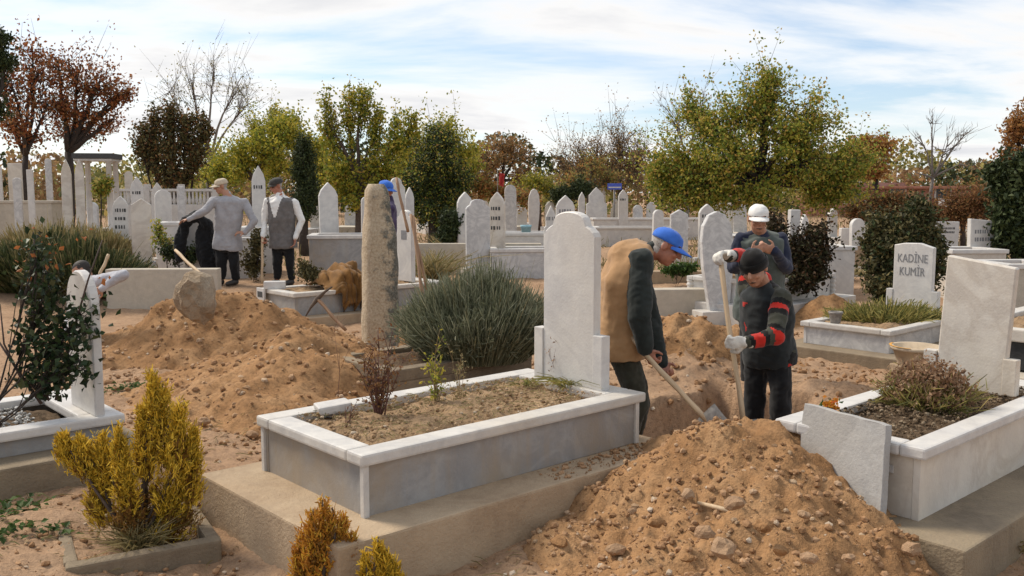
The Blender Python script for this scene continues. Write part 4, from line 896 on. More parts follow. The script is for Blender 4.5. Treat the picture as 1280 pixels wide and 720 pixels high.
# plants on the main grave
def twigs(label, base, n, h, sp, mat, leafmat=None, leafn=0, leaf=.02, name='dry_shrub', cat='dry plant', r=.004):
    base = Vector(base); t_ = thing(name, label, cat, base, 0); mb = MB(); A = []
    for _ in range(n):
        d = Vector((random.gauss(0, sp), random.gauss(0, sp * .8), 1)).normalized(); L_ = h * random.uniform(.6, 1.05); e = d * L_
        st = Vector((random.gauss(0, .01), random.gauss(0, .01), -.02)); lp = curve_pts(st, e, 4, .04); mb.tube(lp, [r, r * .8, r * .6, r * .45, r * .25], 4)
        for _ in range(5):
            q0 = lp[random.randint(1, 4)]; q1 = q0 + (d + Vector(rand_unit(1)[0]) * .9) * L_ * random.uniform(.15, .35)
            mb.tube([q0, q0.lerp(q1, .5) + Vector((0, 0, .01)), q1], [r * .5, r * .4, r * .2], 3)
            A += [(q0.lerp(q1, random.uniform(.4, 1.05)) + Vector(rng.normal(size=3)) * .012)[:] for _ in range(leafn)]
        A += [(st.lerp(e, random.uniform(.35, 1)) + Vector(rng.normal(size=3)) * .015)[:] for _ in range(leafn)]
    ob('stem', mb.mesh('stem', mat), t_)
    if A: ob('foliage', leaf_mesh('foliage', A, leaf, leafmat, .5), t_)
    return t_
REDST = m_plain('red_twig', (.12, .05, .035), .8); TANST = m_plain('tan_twig', (.28, .2, .1), .8)
def onm(px, py, z=.53): return P(px, py, z)
twigs('reddish dry twiggy shrub standing in the main grave soil', onm(473, 522), 24, .38, .24, REDST, LF_RUST, 4, .022, r=.0045)
twigs('thin green and yellow stemmed plant in the main grave', onm(546, 505), 9, .27, .12, TANST, LF_YG, 4, .026, 'weed', r=.004)
twigs('pale dry weed right of the yellow-stemmed plant on the grave', onm(575, 500), 6, .28, .3, TANST, LF_GRASS, 2, .02, 'weed', r=.0025)
twigs('single thin dry sprig at the foot corner of the main grave', onm(432, 535), 3, .17, .25, REDST, LF_DRY, 1, .02, 'weed', r=.003)
twigs('dry stalks in front of the main headstone', onm(693, 478), 5, .22, .22, REDST, LF_DRY, 2, .016, 'weed', r=.002)
def tuft(label, base, n, h, sp, mat, w=.005, name='grass_tuft', group=None):
    base = Vector(base); t_ = thing(name, label, 'grass', base, 0, group); b = rng.normal(0, sp * .35, (n, 3)); b[:, 2] = -.01
    tp = b + np.stack([rng.normal(0, sp, n), rng.normal(0, sp, n), h * rng.uniform(.5, 1.1, n)], 1); ob('blade', blades_mesh('blade', b, tp, w, mat, .12), t_); return t_
tuft('green grass tuft at the foot of the main headstone', onm(712, 483), 240, .07, .10, LF_OLIVE)
tuft('small green tuft among the main grave soil', onm(660, 482), 90, .05, .06, LF_OLIVE)
tuft('dry grass inside the planter around the juniper', (PL.x + .06, PL.y - .12, .04), 260, .14, .11, LF_GRASS)
# right grave plants
p1 = B1 + U * .92 + VV * .4; p1.z = .52
stalks('dried brown flowering bush on the cream marble grave', p1, .21, .2, .24, 700, LF_OLIVE, 'shrub', 'shrub', .006, .5)
dryb = bpy.data.objects[-1] if False else None
A = []
for _ in range(2600):
    v = rand_unit(1)[0]; r_ = random.uniform(.55, 1.02) * (1 + .3 * mnoise.noise(Vector(v) * 3)); A.append((v[0] * .235 * r_, v[1] * .22 * r_, .05 + abs(v[2]) * .225 * r_))
rt = [o for o in COL.objects if o.get('label', '').startswith('dried brown flowering')][0]
ob('dry_flower', leaf_mesh('dry_flower', A, .026, LF_DRY, .7), rt)
p2 = B1 + U * .2 + VV * .6; p2.z = .51
mg = thing('marigold', 'small marigold with orange flowers at the foot of the cream grave', 'flower', p2)
ob('foliage', leaf_mesh('foliage', rng.normal(0, 1, (160, 3)) * [.045, .045, .03] + [0, 0, .05], .035, LF_GREENW, .45), mg)
for _ in range(5):
    ob('flower', leaf_mesh('flower', rng.normal(0, .012, (26, 3)) + [random.uniform(-.06, .05), random.uniform(-.05, .05), random.uniform(.08, .12)], .022, L('marigold_petal%d' % _, (.45, .16, .02), (.6, .28, .03), (.5, .1, .02)), .7), mg)
p3 = B3 + U * .9 + VV * .5; stalks('mixed dry and green weeds in the engraved grave', (p3.x, p3.y, B3.z - .04), .75, .36, .26, 900, LF_OLIVE, 'weeds', 'plant', .012, .3)
p4 = D(1045, 520, 5.75); p4.z = gz(p4.x, p4.y); twigs('dark withered twigs beside the open grave', p4, 9, .26, .3, m_plain('dark_twig', (.03, .022, .016), .8), LF_DKBR, 2, .03, r=.004)
p4 = D(420, 500, 6.7); p4.z = th(p4.x, p4.y); twigs('long bare thin twig on the orange earth heap', p4, 1, .55, .25, REDST, r=.003, name='twig')
for (px, py, lb, n, sp) in ((20, 665, 'green creeping weed on the ground at lower left', 90, .08), (60, 690, 'smaller green weed right of the creeping one', 40, .05), (160, 488, 'green weed beside the left headstone', 120, .1), (10, 695, 'low weed patch at the lower left edge', 60, .07)):
    p = P(px, py, 0); z = gz(p.x, p.y); t_ = thing('weed', lb, 'plant', (p.x, p.y, z)); a = rng.normal(0, 1, (n, 3)) * [sp, sp * .8, .015] + [0, 0, .02]
    ob('foliage', leaf_mesh('foliage', a, .04, LF_GREENW, .75, 1.5), t_)
for (px, py, n, h, lb) in ((540, 352, 320, .5, 'tall dry grass left of the lavender'), (330, 655, 60, .1, 'dry tuft at the corner of the main grave base'), (1265, 690, 90, .1, 'dry tuft at the lower right edge'), (1040, 350, 420, .22, 'yellow dry grass right of the dark shrub'), (1085, 335, 300, .2, 'dry grass by the pillar carrying a white stone'), (1262, 395, 200, .25, 'dry grass behind the plain slab headstone'), (560, 325, 300, .55, 'dry grass stalks behind the lavender')):
    p = G(px, py); tuft(lb, (p.x, p.y, gz(p.x, p.y)), n, h, .1 if h < .15 else .35, LF_GRASS, .008 if p.y < 8 else .016)

# ------------------------------------------------------------------ brick house
hp = thing('house', 'reddish brick house far behind the shrubs at right', 'house', (D(1150, 245, 48).x, 48, gb(20, 48)), .05)
BRICK = m_plain('brick_wall', (.33, .155, .11), .9, .25, 2.5); ROOFM = m_plain('roof_tile', (.34, .15, .10), .9, .3, 3)
hz = D(1140, 236, 48).z - gb(20, 48)
box('wall', 9.5, 5, hz, (0, 2.5, 0), BRICK, hp, bev=0)
ob('roof', prism('roof', [(-5.0, 0), (5.0, 0), (5.0, .14), (-5.0, .14)], 5.6, ROOFM, .02), hp, (0, 2.5, hz))
bh = D(1118, 228, 48).z - gb(20, 48)
box('upper_storey', 3.2, 4.4, bh - hz - .15, (-2.2, 2.5, hz + .142), m_plain('pink_plaster', (.42, .25, .21), .9, .2, 2), hp, bev=0)
GLS = m_plain('window_glass', (.05, .055, .06), .2, .1)
for x in (-3.6, -1.2, 1.2, 3.6):
    wf = box('window', .9, .06, .9, (x, -.02, hz * .45), MARB_W, hp, bev=.01); box('pane', .74, .03, .74, (0, -.03, .08), GLS, wf, bev=0)

# street sign
sp_ = D(768, 240, 30); sg = thing('street_sign', 'blue street sign on a thin post among the tombs', 'sign', (sp_.x, 30, gb(0, 30)))
mb = MB(); mb.tube([(0, 0, 0), (0, 0, D(768, 232, 30).z - gb(0, 30))], [.03, .03], 8); ob('post', mb.mesh('post', METAL), sg)
box('sign_plate', .46, .03, .2, (0, -.05, D(768, 237, 30).z - gb(0, 30)), m_plain('sign_blue', (.06, .1, .45), .4), sg); box('sign_stripe', .40, .004, .04, (0, -.068, D(768, 235, 30).z - gb(0, 30)), MARB_W, sg, bev=0)
# red flag near the centre, red things at left and right edges
REDM = m_plain('red_cloth', (.42, .03, .025), .7); BLUEM = m_plain('pale_blue', (.25, .42, .48), .6)
fp = D(622, 262, 26); fg = thing('flag', 'red flag on a thin pole in front of the orange tree', 'flag', (fp.x, 26, gb(0, 26)))
mb = MB(); mb.tube([(0, 0, 0), (0, 0, 2.05)], [.015, .012], 6); ob('pole', mb.mesh('pole', METAL), fg)
V = []; 
for i in range(9):
    for j in range(7): V.append((.04 + .16 * i / 8 * (1 - .2 * j / 6), .035 * math.sin(i * 1.3 + j * .6), 2.0 - .36 * j / 6 - .05 * i / 8))
ob('cloth', mesh_from('cloth', V, [(i * 7 + j, (i + 1) * 7 + j, (i + 1) * 7 + j + 1, i * 7 + j + 1) for i in range(8) for j in range(6)], [REDM], True), fg)
def pot(label, p, r, h, mat, top=None, name='flower_pot', cat='pot', open_=True):
    mb = MB(); zs = [(0, r * .72), (h * .1, r * .76), (h * .8, r * .96), (h * .82, r * 1.06), (h, r * 1.08), (h, r * .92), (h * .6, r * .85), (h * .55, .001)]
    mb.tube([(0, 0, z + i * 1e-4) for i, (z, _) in enumerate(zs)], [q_ for _, q_ in zs], 20)
    V, Fc = [], []
    n = 22
    for (z, rr) in zs:
        for k in range(n): V.append((rr * math.cos(2 * math.pi * k / n), rr * math.sin(2 * math.pi * k / n), z))
    for i in range(len(zs) - 1):
        for k in range(n): Fc.append((i * n + k, i * n + (k + 1) % n, (i + 1) * n + (k + 1) % n, (i + 1) * n + k))
    Fc.append(tuple(range(n))[::-1]); return tag(ob(name, mesh_from(name, V, Fc, [mat], True), None, p), label, cat)
p = B3 + U * .12 + VV * .66; pot('small grey tin on the rim of the engraved grave', (p.x, p.y, B3.z + .001), .07, .12, METAL, name='tin', cat='tin')
p = D(1146, 447, 7.6); pk_ = pot('large plaster bowl with an orange stain behind the cream grave', (p.x, 7.6, p.z - .06), .2, .16, m_plain('stained_plaster', (.5, .4, .28), .8, .3, 6), name='bowl', cat='bowl')
pz = p.z - .06; free_box('stone_block', 'rough brown block carrying the plaster bowl', 'stone block', (p.x, 7.6, gz(p.x, 7.6) - .05), .3, .3, pz - gz(p.x, 7.6) + .05, CONC, .4)
ob('orange_rim', mesh_from('orange_rim', *(lambda n: ([((.2 + .02 * (i % 2)) * math.cos(2.3 + 1.9 * (i // 2) / n), (.2 + .02 * (i % 2)) * math.sin(2.3 + 1.9 * (i // 2) / n), .163) for i in range(2 * n)], [(2 * i, 2 * i + 1, 2 * i + 3, 2 * i + 2) for i in range(n - 1)]))(14), [m_plain('orange_stain', (.62, .3, .04), .7)]), pk_)
p = D(658, 288, 17); pot('pale blue pot on the double-rimmed tomb behind the lavender', (p.x, 17.4, D(658, 291, 17).z - .11), .1, .24, BLUEM)
p = D(1274, 352, 12); boxr = free_box('red_box', 'small red and white box at the right edge', 'box', (p.x, 12, gz(p.x, 12)), .14, .1, .28, REDM, .2)
box('white_band', .146, .106, .1, (0, 0, .1), MARB_W, boxr, bev=0)
p = D(398, 318, 16); rb = free_box('red_lantern', 'red ornament left of the pointed stone by the pillar', 'ornament', (p.x, 17, gb(0, 17)), .2, .15, .75, REDM, .2)

# ------------------------------------------------------------------ tools
def tool(name, label, a, b, kind, r=.017, roll=0, wood=WOOD, group=None, xdir=None):
    """a = top of handle, b = working end"""
    a, b = Vector(a), Vector(b); ax = (a - b); L_ = ax.length; q = ax.to_track_quat('Z', 'X')
    t_ = thing(name, label, name.split('_')[0] if name != 'pickaxe' else 'pickaxe', b, 0, group); t_.rotation_mode = 'QUATERNION'; t_.rotation_quaternion = q @ Matrix.Rotation(roll, 3, 'Z').to_quaternion()
    if xdir is not None:
        z_ = ax.normalized(); x_ = (xdir - z_ * xdir.dot(z_)).normalized(); t_.rotation_quaternion = Matrix((x_, z_.cross(x_), z_)).transposed().to_quaternion()
    mb = MB(); n = 8; mb.tube([(.004 * math.sin(i), .003 * math.cos(i * 1.7), L_ * i / n) for i in range(n + 1)], [r * (1 + .1 * math.sin(i * 2)) for i in range(n)] + [r * .9], 10); ob('handle', mb.mesh('handle', wood), t_)
    if kind == 'shovel':
        V, Fc = [], []; nx_, nz_ = 8, 9
        for j in range(nz_):
            z = .05 - .31 * j / (nz_ - 1); wd = .105 * (1 if j < 6 else (1 - ((j - 5) / 3.6) ** 2))
            for i in range(nx_):
                x = (i / (nx_ - 1) * 2 - 1) * wd; V.append((x, .03 * (x / .105) ** 2 - .02 * math.sin(j / 8 * 3), z))
        for j in range(nz_ - 1):
            for i in range(nx_ - 1): Fc.append((j * nx_ + i, j * nx_ + i + 1, (j + 1) * nx_ + i + 1, (j + 1) * nx_ + i))
        o = ob('blade', mesh_from('blade', V, Fc, [METAL], True), t_); o.modifiers.new('solid', 'SOLIDIFY').thickness = .004
    if kind == 'pick':
        mb = MB(); mb.tube([(-.21, 0, .03), (-.11, 0, .005), (0, 0, -.005), (.11, 0, .005), (.2, 0, .03)], [.006, .013, .026, .014, .008], 8); ob('head', mb.mesh('head', RUSTY), t_)
    return t_

# ------------------------------------------------------------------ people
SCR = bpy.data.scenes.new('scratch')
class Fig:
    """collects closed primitives, fuses them into one continuous skin"""
    def __init__(s): s.V = []; s.F = []
    def add(s, V, Fc):
        o = len(s.V); s.V += [Vector(v) for v in V]; s.F += [tuple(i + o for i in f) for f in Fc]
    def limb(s, a, ra, b, rb, n=14):
        a, b = Vector(a), Vector(b); t = (b - a); L_ = t.length
        if L_ < 1e-5: return
        t /= L_; pts, rad = [], []
        for k in range(4): th_ = (k + .3) / 4.3 * math.pi / 2; pts.append(a - t * ra * math.cos(th_)); rad.append(ra * math.sin(th_))
        pts.append(a); rad.append(ra)
        for f in (.33, .66): pts.append(a.lerp(b, f)); rad.append(ra + (rb - ra) * f)
        pts.append(b); rad.append(rb)
        for k in range(3, -1, -1): th_ = (k + .3) / 4.3 * math.pi / 2; pts.append(b + t * rb * math.cos(th_)); rad.append(rb * math.sin(th_))
        s.add(*tube_data(pts, rad, n))
    def ell(s, c, rx, ry, rz, M=None):
        V, Fc = [], []; n, m = 16, 10
        for j in range(1, m):
            ph = math.pi * j / m
            for k in range(n): a = 2 * math.pi * k / n; V.append(Vector((rx * math.sin(ph) * math.cos(a), ry * math.sin(ph) * math.sin(a), rz * math.cos(ph))))
        V += [Vector((0, 0, rz)), Vector((0, 0, -rz))]; T, Bt = len(V) - 2, len(V) - 1
        for j in range(m - 2):
            for k in range(n): Fc.append((j * n + k, (j + 1) * n + k, (j + 1) * n + (k + 1) % n, j * n + (k + 1) % n))
        for k in range(n): Fc.append((T, k, (k + 1) % n)); Fc.append((Bt, (m - 2) * n + (k + 1) % n, (m - 2) * n + k))
        s.add([Vector(c) + (M @ v if M else v) for v in V], Fc)
    def loft(s, rings, n=20):
        """rings: (centre, side, fwd, half width, half depth)"""
        V, Fc = [], []
        for (c, sd, fw, hw, hd) in rings:
            for k in range(n):
                a = 2 * math.pi * k / n; ca, sa = math.cos(a), math.sin(a)
                V.append(Vector(c) + sd * hw * math.copysign(abs(ca) ** .85, ca) + fw * hd * math.copysign(abs(sa) ** .85, sa))
        for i in range(len(rings) - 1):
            for k in range(n): Fc.append((i * n + k, i * n + (k + 1) % n, (i + 1) * n + (k + 1) % n, (i + 1) * n + k))
        Fc.append(tuple(range(n))[::-1]); Fc.append(tuple((len(rings) - 1) * n + k for k in range(n))); s.add(V, Fc)
    def fuse(s, name, vox, mats, parent, matfn=None, smooth=3, wr=0.0, wscale=9, origin=Vector((0, 0, 0)), wdir=(1, 1, .45)):
        me = mesh_from('tmp', [v - origin for v in s.V], s.F); o = bpy.data.objects.new('tmp', me); SCR.collection.objects.link(o)
        bm = bmesh.new(); bm.from_mesh(me); bmesh.ops.recalc_face_normals(bm, faces=bm.faces[:]); bm.to_mesh(me); bm.free()
        r = o.modifiers.new('r', 'REMESH'); r.mode = 'VOXEL'; r.voxel_size = vox; r.use_smooth_shade = True
        if smooth: k = o.modifiers.new('s', 'SMOOTH'); k.iterations = smooth; k.factor = .5
        SCR.view_layers[0].update()
        with bpy.context.temp_override(scene=SCR, view_layer=SCR.view_layers[0]): dg = bpy.context.evaluated_depsgraph_get()
        m2 = bpy.data.meshes.new_from_object(o.evaluated_get(dg)); bpy.data.objects.remove(o)
        m2.name = name; m2.materials.clear()
        for m in mats: m2.materials.append(m)
        if wr:
            W = Vector(wdir)
            nv = len(m2.vertices); co = np.empty(nv * 3, np.float32); no = np.empty(nv * 3, np.float32)
            m2.vertices.foreach_get('co', co); m2.vertex_normals.foreach_get('vector', no); co = co.reshape(-1, 3); no = no.reshape(-1, 3); amp = np.empty(nv, np.float32)
            for i, c in enumerate(co.tolist()):
                w = mnoise.noise(Vector((c[0] * W.x, c[1] * W.y, c[2] * W.z)) * wscale + Vector((3, 7, 1))); w2 = mnoise.noise(Vector((c[0] + c[2] * .6, c[1], c[2] * 1.4 - c[0] * .5)) * wscale * 1.7)
                amp[i] = wr * (w - .6 * abs(w2))
            m2.vertices.foreach_set('co', (co + no * amp[:, None]).ravel())
        m2.polygons.foreach_set('use_smooth', [True] * len(m2.polygons))
        if matfn:
            m2.polygons.foreach_set('material_index', [matfn(p.center + origin) for p in m2.polygons])
        m2.update(); return ob(name, m2, parent)
def frame(f, u):
    f = Vector(f).normalized(); u = (Vector(u) - f * Vector(u).dot(f)).normalized(); r = f.cross(u).normalized()
    return Matrix((r, f, u)).transposed()     # local x = right, y = forward, z = up
def hand(fg, wrist, d, nrm, thumb, curl=.5, inf=0.0, k=1.0):
    d = Vector(d).normalized(); nrm = Vector(nrm); nrm = (nrm - d * nrm.dot(d)).normalized(); s_ = d.cross(nrm).normalized() * thumb
    w = Vector(wrist); fg.ell(w + d * .048 * k, .041 * k + inf, .055 * k + inf, .017 * k + inf, Matrix((s_, d, nrm)).transposed())
    for i in range(4):
        ln = (.036, .042, .039, .03)[i] * k; p = w + d * .088 * k + s_ * (.030 - .02 * i) * k; dd = d.copy(); ang = 0
        for j in range(3):
            ang += curl * (1.0, 1.15, .8)[j]; dd = (d * math.cos(ang) + nrm * math.sin(ang)).normalized(); q = p + dd * ln * (1, .72, .55)[j]
            fg.limb(p, (.0095 - .0008 * j) * k + inf, q, (.0088 - .0008 * j) * k + inf, 8); p = q
    p = w + d * .028 * k + s_ * .034 * k; q = p + (s_ * .75 + d * .6 + nrm * .35).normalized() * .038 * k; fg.limb(p, .012 * k + inf, q, .0105 * k + inf, 8)
    fg.limb(q, .0105 * k + inf, q + (d * .8 + nrm * (.3 + curl * .5) + s_ * .1).normalized() * .032 * k, .008 * k + inf, 8)
def person(label, J, hf, hu, top, trousers, vest=None, hat=None, hair=HAIR_G, skin=SKIN, vox=.01, hands=((.5, 1), (.5, 1)), glove=None, sleeve_fn=None, sleeve_mats=None,
           shoe=None, mous=None, wide=1.0, k=1.0, hdirs=None, vest_open=None, feet=True, vlen=1.0, vbulk=.022, collar=None, hump=(), ak=1.0, vhem=.02):
    """J: joints in world space; k scales girth"""
    H = J['head']; M = frame(hf, hu); org = Vector((J['pel'].x, J['pel'].y, min(J['aL'].z, J['aR'].z) - .08))
    root = thing('person', label, 'person', org)
    sL, sR, hL, hR = J['sL'], J['sR'], J['hL'], J['hR']
    sd = (sR - sL).normalized(); hd = (hR - hL).normalized(); mid = (sL + sR) / 2; pel = J['pel']; neck = J['neck']; ch = J.get('chest', pel.lerp(mid, .62))
    def ringset(inf, low=-.1, hem=0.0):
        spine = [pel + (pel - ch).normalized() * (-low if low < 0 else 0), pel, pel.lerp(ch, .5) + (J['belly'] if 'belly' in J else Vector()), ch, mid, mid.lerp(neck, .55)]
        hw = [.165 + hem, .168 + hem, .158, .178, .165, .08]; hdp = [.112 + hem, .118 + hem, .112, .122, .088, .066]; out = []
        for i, c in enumerate(spine):
            t = (spine[min(i + 1, 5)] - spine[max(i - 1, 0)]).normalized(); s_ = hd.lerp(sd, min(1, i / 3.5)); s_ = (s_ - t * s_.dot(t)).normalized(); f_ = t.cross(s_)
            out.append((c, s_, f_, hw[i] * k * wide + inf, hdp[i] * k + inf))
        return out
    arms = [(J['sL'], J['eL'], J['wL']), (J['sR'], J['eR'], J['wR'])]; legs = [(J['hL'], J['kL'], J['aL']), (J['hR'], J['kR'], J['aR'])]
    # --- body: head, neck, limbs and hands as one skin
    b = Fig(); h = k * 1.0
    b.ell(H + M @ Vector((0, -.012, .02)) , .076, .094, .082, M); b.ell(H + M @ Vector((0, .022, -.045)), .061, .068, .078, M)
    b.ell(H + M @ Vector((0, .048, -.098)), .034, .03, .024, M); b.ell(H + M @ Vector((0, .062, .026)), .056, .03, .018, M)
    b.limb(H + M @ Vector((0, .086, .012)), .010, H + M @ Vector((0, .107, -.030)), .0155, 10)
    for sg_ in (-1, 1):
        b.ell(H + M @ Vector((sg_ * .077, -.012, -.012)), .011, .021, .034, M); b.ell(H + M @ Vector((sg_ * .034, .066, -.035)), .024, .02, .02, M)
    b.ell(H + M @ Vector((0, .082, -.072)), .026, .012, .010, M)
    b.limb(H + M @ Vector((0, -.02, -.05)), .055, neck - (neck - mid) * .3, .062); b.loft(ringset(-.03))
    for i, (s_, e_, w_) in enumerate(arms):
        b.limb(s_, .04 * k, e_, .033 * k); b.limb(e_, .034 * k, w_, .026 * k)
        dv, nv, tv, cv = hdirs[i] if hdirs else ((w_ - e_), Vector((0, 1, 0)), 1, .5)
        hand(b, w_, dv, nv, tv, cv)
    for (h_, k_, a_) in legs: b.limb(h_, .07 * k, k_, .046 * k); b.limb(k_, .046 * k, a_, .036 * k)
    toes = []
    for (h_, k_, a_) in legs:
        f_ = J.get('toe', Vector((0, -1, 0))); b.limb(a_ + Vector((0, 0, -.03)), .038, a_ + f_ * .13 + Vector((0, 0, -.055)), .03); toes.append(f_)
    Mi = M.transposed()
    def bmf(c):
        l = Mi @ (c - H)
        if l.length > .2: return 0
        if (l.z > .06 and l.y < .085) or (l.y < -.03 and l.z > -.075 and l.length > .06) or (abs(l.x) > .065 and -.03 < l.y < .01 and l.z > .02): return 1
        if .055 < l.y and abs(l.z - .022) < .008 and .012 < abs(l.x) < .052: return 2
        if .06 < l.y and abs(l.z + .006) < .007 and .018 < abs(l.x) < .044: return 2
        if mous and l.y > .078 and -.064 < l.z < -.046 and abs(l.x) < .036: return 1
        if l.y > .07 and abs(l.z + .074) < .004 and abs(l.x) < .024: return 2
        return 0
    b.fuse('body', vox * .62, [skin, hair, HAIR_D], root, bmf, 2, origin=org)
    # --- trousers
    t_ = Fig(); t_.loft(ringset(.0)[:3])
    for (h_, k_, a_) in legs: t_.limb(h_, .092 * k, k_, .074 * k); t_.limb(k_, .074 * k, a_ + (k_ - a_).normalized() * .05, .062 * k)
    t_.fuse('trousers', vox, [trousers], root, None, 2, .018, 9, org, (1.3, 1.3, .7))
    # --- top
    c_ = Fig(); rs = ringset(.014, -.13 * vlen, .022); c_.loft(rs)
    for (s_, e_, w_) in arms:
        c_.limb(s_, .066 * k * ak, e_, .058 * k * ak); c_.limb(e_, .058 * k * ak, w_ - (w_ - e_).normalized() * .0, .041 * k * ak); c_.limb(s_.lerp(mid, .55), .062 * k, s_, .066 * k)
        c_.limb(mid.lerp(neck, .75), .06, s_.lerp(mid, .15), .06)
    c_.limb(mid.lerp(neck, .4), .07, neck.lerp(H, .22 if collar is None else .3), .063)
    for (p_, a_, b_, e_) in hump: c_.ell(p_, a_, b_, e_)
    c_.fuse('top', vox, sleeve_mats or [top], root, sleeve_fn, 2, .016, 10, org, (1, 1, .8))
    if vest:
        v_ = Fig(); v_.loft(ringset(.014 + vbulk, -.15 * vlen, vhem)[:5] + [(lambda r: (r[0], r[1], r[2], r[3] * .9, r[4]))(ringset(.014 + vbulk)[5])])
        for (s_, e_, w_) in arms: v_.limb(s_.lerp(mid, .6), .072 * k, s_.lerp(mid, .12), .068 * k); v_.limb(mid.lerp(neck, .6), .065, s_.lerp(mid, .3), .066)
        for (p_, a_, b_, e_) in hump: v_.ell(p_, a_ + vbulk, b_ + vbulk, e_ + vbulk)
        v_.fuse('vest', vox, [vest] + ([vest_open[0]] if vest_open else []), root, vest_open[1] if vest_open else None, 3, .02, 7, org, (1.3, 1.3, .35))
    if shoe:
        for i, (h_, k_, a_) in enumerate(legs):
            s_ = Fig(); s_.limb(a_ + Vector((0, 0, -.03)), .05, a_ + toes[i] * .15 + Vector((0, 0, -.05)), .038); s_.fuse('shoe', .012, [shoe], root, None, 2, origin=org)
    for i in range(2):
        if glove and glove[i]:
            g_ = Fig(); dv, nv, tv, cv = hdirs[i]; hand(g_, arms[i][2], dv, nv, tv, cv, .006); g_.limb(arms[i][2] - Vector(dv).normalized() * .03, .042, arms[i][2] + Vector(dv).normalized() * .02, .036)
            g_.fuse('glove', .007, [glove[i]], root, None, 1, .004, 30, org)
    if hat: make_hat(root, org, H, M, *hat)
    return root
def make_hat(root, org, H, M, kind, mat):
    ho = H - org; n, m = 24, 9; V, Fc = [], []
    rx, ry, rz, zc = {'cap': (.085, .105, .074, .034), 'beanie': (.085, .103, .094, .026), 'flat': (.094, .115, .072, .045)}[kind]
    low = {'cap': .0, 'beanie': -.02, 'flat': -.005}[kind]
    for j in range(m + 1):
        ph = math.pi / 2 * j / m
        for i in range(n):
            a = 2 * math.pi * i / n; c = Vector((rx * math.cos(a) * math.sin(ph) ** .8, -.014 + ry * math.sin(a) * math.sin(ph) ** .8, zc + rz * math.cos(ph)))
            c += Vector(c).normalized() * .006 * mnoise.noise(c * 30 + H); V.append(ho + M @ c)
    for i in range(n):
        a = 2 * math.pi * i / n; V.append(ho + M @ Vector((rx * 1.0 * math.cos(a), -.014 + ry * 1.0 * math.sin(a), zc + low - .018)))
    for j in range(m + 1):
        for i in range(n): Fc.append((j * n + i, (j + 1) * n + i, (j + 1) * n + (i + 1) % n, j * n + (i + 1) % n))
    Fc.append(tuple(range(n)))
    hat = ob('cap' if kind != 'beanie' else 'beanie', mesh_from('cap', V, Fc, [mat], True), root); hat.modifiers.new('solid', 'SOLIDIFY').thickness = .004
    if kind == 'beanie':
        V2, F2 = [], []
        for z, e in ((-.03, .004), (-.03, .010), (.012, .012), (.022, .004)):
            for i in range(n): a = 2 * math.pi * i / n; V2.append(ho + M @ Vector(((rx + e) * math.cos(a), -.014 + (ry + e) * math.sin(a), zc + z)))
        for j in range(3):
            for i in range(n): F2.append((j * n + i, j * n + (i + 1) % n, (j + 1) * n + (i + 1) % n, (j + 1) * n + i))
        ob('cuff', mesh_from('cuff', V2, F2, [mat], True), hat)
    else:
        ln = {'cap': .088, 'flat': .03}[kind]; V2, F2 = [], []; kk = 11
        for j in range(5):
            f = j / 4
            for i in range(kk):
                a = math.pi * (.14 + .72 * i / (kk - 1)); x = rx * 1.0 * math.cos(a); y = -.014 + ry * .98 * math.sin(a)
                e = math.sin(math.pi * i / (kk - 1)) ** .6
                V2.append(ho + M @ Vector((x * (1 + .02 * f), y + ln * f * e, zc - .012 + (-.018 * f) - .02 * (x / rx) ** 2)))
        for j in range(4):
            for i in range(kk - 1): F2.append((j * kk + i, j * kk + i + 1, (j + 1) * kk + i + 1, (j + 1) * kk + i))
        br = ob('brim', mesh_from('brim', V2, F2, [mat], True), hat); br.modifiers.new('solid', 'SOLIDIFY').thickness = .006

TAN = m_cloth('tan_vest', (.38, .225, .11), .15, 9); DGREEN = m_cloth('dark_green_knit', (.022, .027, .025), .25); OLIVE = m_cloth('dark_olive_trousers', (.045, .045, .033), .3)
BLUE = m_cloth('blue_cap', (.045, .15, .55), .15); BLACK = m_cloth('black_cloth', (.012, .012, .013), .3); CHAR = m_cloth('charcoal_vest', (.022, .026, .028), .3)
REDK = m_cloth('red_knit', (.50, .025, .015), .2); GREENK = m_cloth('olive_knit', (.05, .05, .036), .2); BLACKK = m_cloth('black_knit', (.010, .009, .008), .2)
WHITEC = m_cloth('white_cotton', (.72, .71, .68), .1); GLOVE = m_cloth('white_glove', (.62, .59, .53), .15, 40); NAVY = m_cloth('navy_jumper', (.022, .027, .05), .3)
GGREY = m_cloth('grey_green_vest', (.085, .10, .09), .2); LGREY = m_cloth('light_grey_sweater', (.33, .325, .34), .12); BEIGE = m_cloth('beige_cap', (.5, .42, .31), .15)
GVEST = m_cloth('grey_wool_vest', (.14, .13, .125), .2); DGREY = m_cloth('dark_grey_cap', (.05, .048, .044), .3); PURP = m_cloth('purple_navy', (.06, .045, .10), .3); BROWN = m_cloth('brown_coat', (.2, .1, .03), .45, 7); SHOE = m_plain('shoe_leather', (.03, .025, .022), .6)
V3 = Vector
def W(px, py, d): return D(px, py, d)

